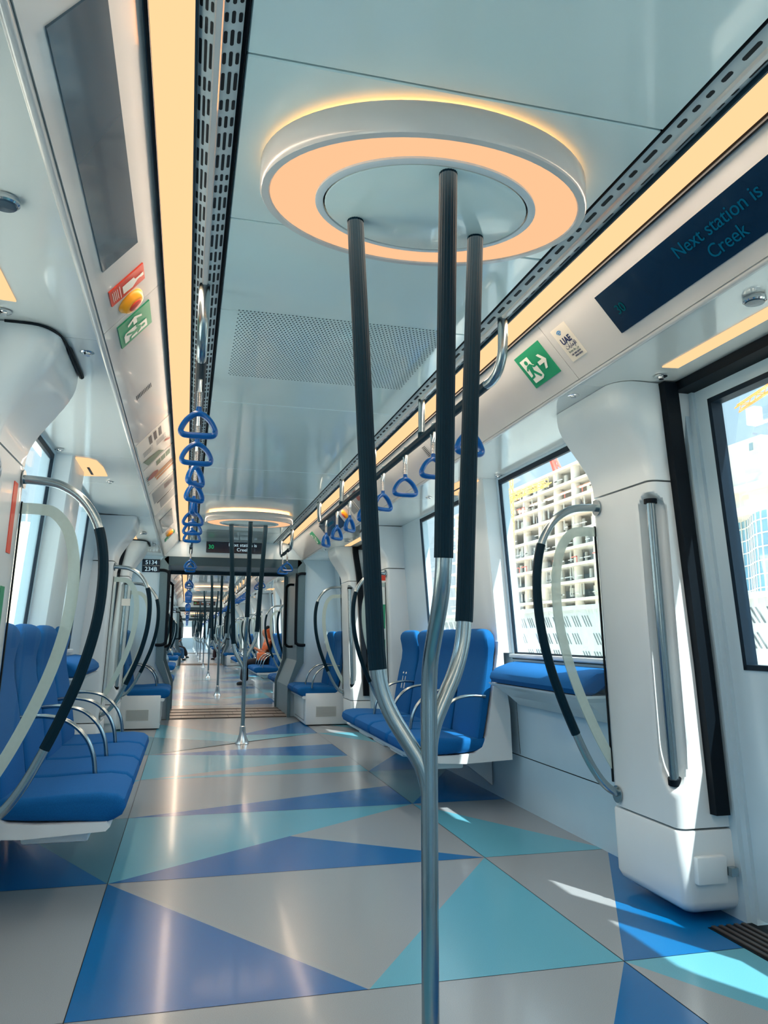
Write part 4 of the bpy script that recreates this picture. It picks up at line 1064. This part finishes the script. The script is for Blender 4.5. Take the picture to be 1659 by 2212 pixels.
# track deck and side parapet of the viaduct
mb = MB(); mb.box(CX-5.5, 5.2, -60, 160, -1.3, -1.0); structure(mb.build('viaduct_deck', CONC))
t = thing('parapet', 'white perforated parapet panels alongside the track seen through the right windows', 'parapet', (4.5, 20, -1.0))
mb = MB(); mb.box(0, .12, -60, 90, 0, 2.38); mb.build('panel', RAILW, t)
mb = MB(); PRr = random.Random(5)
for y in range(0, 260):
    for zz in range(11):
        yy = -20+.25*y; z = .12+.205*zz
        if (zz % 4) == 3 or (y+zz) % 6 == 5: continue
        for q_ in range(3):
            a = yy+.06*q_; mb.add([(-.004, a, z), (-.004, a+.022, z), (-.004, a+.022+.10, z+.13), (-.004, a+.10, z+.13)], [(0, 1, 2, 3)])
mb.build('slots', HOLE, t); t.children[-1]['kind'] = 'stuff'
mb = MB()
for z in (2.37, 1.62, .9): mb.box(-.06, .0, -60, 90, z, z+.05)
mb.build('rail', CONC, t)
# construction building
t = thing('building_under_construction', 'concrete building under construction with open floors seen through the right windows', 'building', (60, 0, -9))
Y0, Y1 = 92, 170
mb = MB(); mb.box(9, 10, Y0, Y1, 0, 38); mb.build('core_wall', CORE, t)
mb = MB(); rr = random.Random(4)
for k in range(14):
    z = 2+2.75*k; mb.box(0-rr.uniform(0, 1.0), 10, Y0, Y1, z, z+.45)
mb.build('floor_slabs', CONC, t)
mb = MB()
for k in range(13):
    y = Y0+1+6.3*k
    mb.tube([(.9, y, 0), (.9, y, 38)], .75, 12)
mb.build('columns', CONC, t); t.children[-1]['kind'] = 'stuff'
mb = MB()
for k in range(700):
    y = rr.uniform(Y0, Y1); z = 2.5+2.75*rr.randrange(13); l = rr.uniform(.6, 3)
    if k % 3 == 0: mb.box(-.2, 0, y, y+l, z+.6, z+.72)
    elif k % 3 == 1: mb.box(.2, .4, y, y+.12, z+.4, z+2.2)
    else: mb.box(1.5, 1.8, y, y+l*.6, z+.4, z+1.8)
mb.build('scaffolding', GRIDW, t); t.children[-1]['kind'] = 'stuff'
mb = MB()
for k in range(30):
    y = rr.uniform(Y0, Y1); z = 2.5+2.75*rr.choice([1, 2, 7, 11]); mb.box(-.5, -.4, y, y+rr.uniform(1, 3), z+.9, z+1.05)
    mb.box(-.5, -.4, y, y+.12, z, z+1.05)
mb.build('red_barriers', CRR, t); t.children[-1]['kind'] = 'stuff'
def lattice(mb, p, q, w, n, r=.06):
    p, q = Vector(p), Vector(q); d = (q-p).normalized(); a = d.orthogonal().normalized(); b = d.cross(a); C4 = [(a+b)*w/2, (a-b)*w/2, (-a-b)*w/2, (-a+b)*w/2]
    for c in C4: mb.tube([p+c, q+c], r*1.4, 4, smooth=False)
    for i in range(n):
        for j in range(4):
            s = p+(q-p)*i/n; e_ = p+(q-p)*(i+1)/n; c0, c1 = C4[j], C4[(j+1) % 4]
            if i % 2: c0, c1 = c1, c0
            mb.tube([s+c0, e_+c1], r, 4, smooth=False)
t = thing('tower_crane', 'yellow lattice tower crane standing in front of the unfinished building', 'crane', (52, 119, -9))
mb = MB(); lattice(mb, (0, 0, 0), (0, 0, 37), 1.3, 28, .07); mb.build('mast', CRY, t)
mb = MB(); lattice(mb, (0, 2, 33.2), (1, -13, 33.6), .8, 16, .07); mb.build('jib', CRY, t)
t = thing('red_crane', 'small red crane boom above the unfinished roof line', 'crane', (62, 119, 29.3))
mb = MB(); lattice(mb, (0, 0, 0), (-2.2, 2, 7), .6, 8, .1); lattice(mb, (0, 2, 0), (-2.2, 2, 7), .3, 6, .08); mb.build('boom', CRR, t)
t = thing('orange_crane', 'orange crane jib with counterweight high in the sky at the right edge', 'crane', (50, 58, 22.6))
mb = MB(); lattice(mb, (0, 2.0, 0), (1, -9, 2.6), .55, 12, .05); mb.build('jib', CRO, t); mb = MB(); mb.rbox(-.5, .5, -.6, .5, -2.1, -.5, .08, 1); mb.build('counterweight', CONC, t)
# glazed tower
t = thing('glass_tower', 'curved blue glass tower with white grid and concrete shaft beyond the right door', 'building', (50, 60, -9))
def curve(k): y = -14+.9*k; return (1.6*sin(y*.42)+.5, y)
mb = MB(); N = 30; rings = []
for z in (0, 21.2): rings.append([(curve(k)[0], curve(k)[1], z) for k in range(N)]+[(12, curve(N-1)[1], z), (12, curve(0)[1], z)])
mb.loft(rings, smooth=False); mb.build('glazing', GLZ, t)
mb = MB()
for k in range(N): x, y = curve(k); mb.box(x-.10, x+.05, y-.05, y+.05, 0, 21.2)
for z in [1.2*j for j in range(18)]:
    for k in range(N-1):
        a, b = curve(k), curve(k+1); mb.add([(a[0]-.1, a[1], z), (b[0]-.1, b[1], z), (b[0]-.1, b[1], z+.1), (a[0]-.1, a[1], z+.1), (a[0]+.05, a[1], z), (b[0]+.05, b[1], z), (b[0]+.05, b[1], z+.1), (a[0]+.05, a[1], z+.1)], [(0, 1, 2, 3), (4, 7, 6, 5), (3, 2, 6, 7), (0, 4, 5, 1)])
mb.build('white_grid', GRIDW, t)
mb = MB(); mb.box(-.6, 10, -14, 7, 21.2, 22.0); mb.box(.8, 8, -12, 6, 22.0, 23.6); mb.box(-.2, 10, -14, 6.5, 23.6, 24.2); mb.build('crown', CONC, t)
mb = MB(); mb.box(0, 5, -2.6, 2.2, 24.2, 28.4); mb.box(-.02, 0, -1.6, -1.1, 27.2, 27.9, 1); mb.build('lift_shaft', [CONC2, CORE], t)
# left skyline
t = thing('residential_tower', 'cream residential tower with balconies seen through the left window', 'building', (-62, 318, -9))
mb = MB(); mb.box(-9, 9, 0, 14, 0, 45); mb.box(-4, 4, -2, 5, 0, 49); mb.tube([(0, 1, 49), (0, 1, 53)], [3.2, 2.4], 12); mb.tube([(0, 1, 53), (0, 1, 60)], .3, 6); mb.build('tower_body', mat('tower_cream', srgb(222, 214, 196), .8), t)
mb = MB()
for k in range(18): mb.box(-9.5, -4.2, -1.5, 0, 2+2.4*k, 3.1+2.4*k); mb.box(4.2, 9.5, -1.5, 0, 2+2.4*k, 3.1+2.4*k)
mb.build('balconies', GRIDW, t); t.children[-1]['kind'] = 'stuff'
mb = MB()
for k in range(18): mb.box(-9, -4.2, -.1, .05, 3.1+2.4*k, 4.4+2.4*k); mb.box(4.2, 9, -.1, .05, 3.1+2.4*k, 4.4+2.4*k)
mb.build('window_bands', GLZ, t); t.children[-1]['kind'] = 'stuff'
for k, (x, y, w_, h, lab) in enumerate(((-48, 150, 14, 10.8, 'low cream building left of the track near the residential tower'), (-95, 330, 30, 16, 'wide pale building far left beyond the low cream building'), (-40, 260, 16, 12, 'distant low block seen low in the second left window'))):
    mb = MB(); mb.box(-w_/2, w_/2, 0, 20, 0, h); mb.box(-w_/2-.4, w_/2+.4, -.4, 20, h, h+.5)
    for j in range(int(w_/3)):
        for i in range(3): mb.box(-w_/2+1+3*j, -w_/2+2.4+3*j, -.05, .02, h-2.6-3*i, h-1.2-3*i, 1)
    o = mb.build('low_building', [CONC, GLZ]); o.location = (x, y, -9); tag(o, lab, 'building')
bpy.context.view_layer.update()
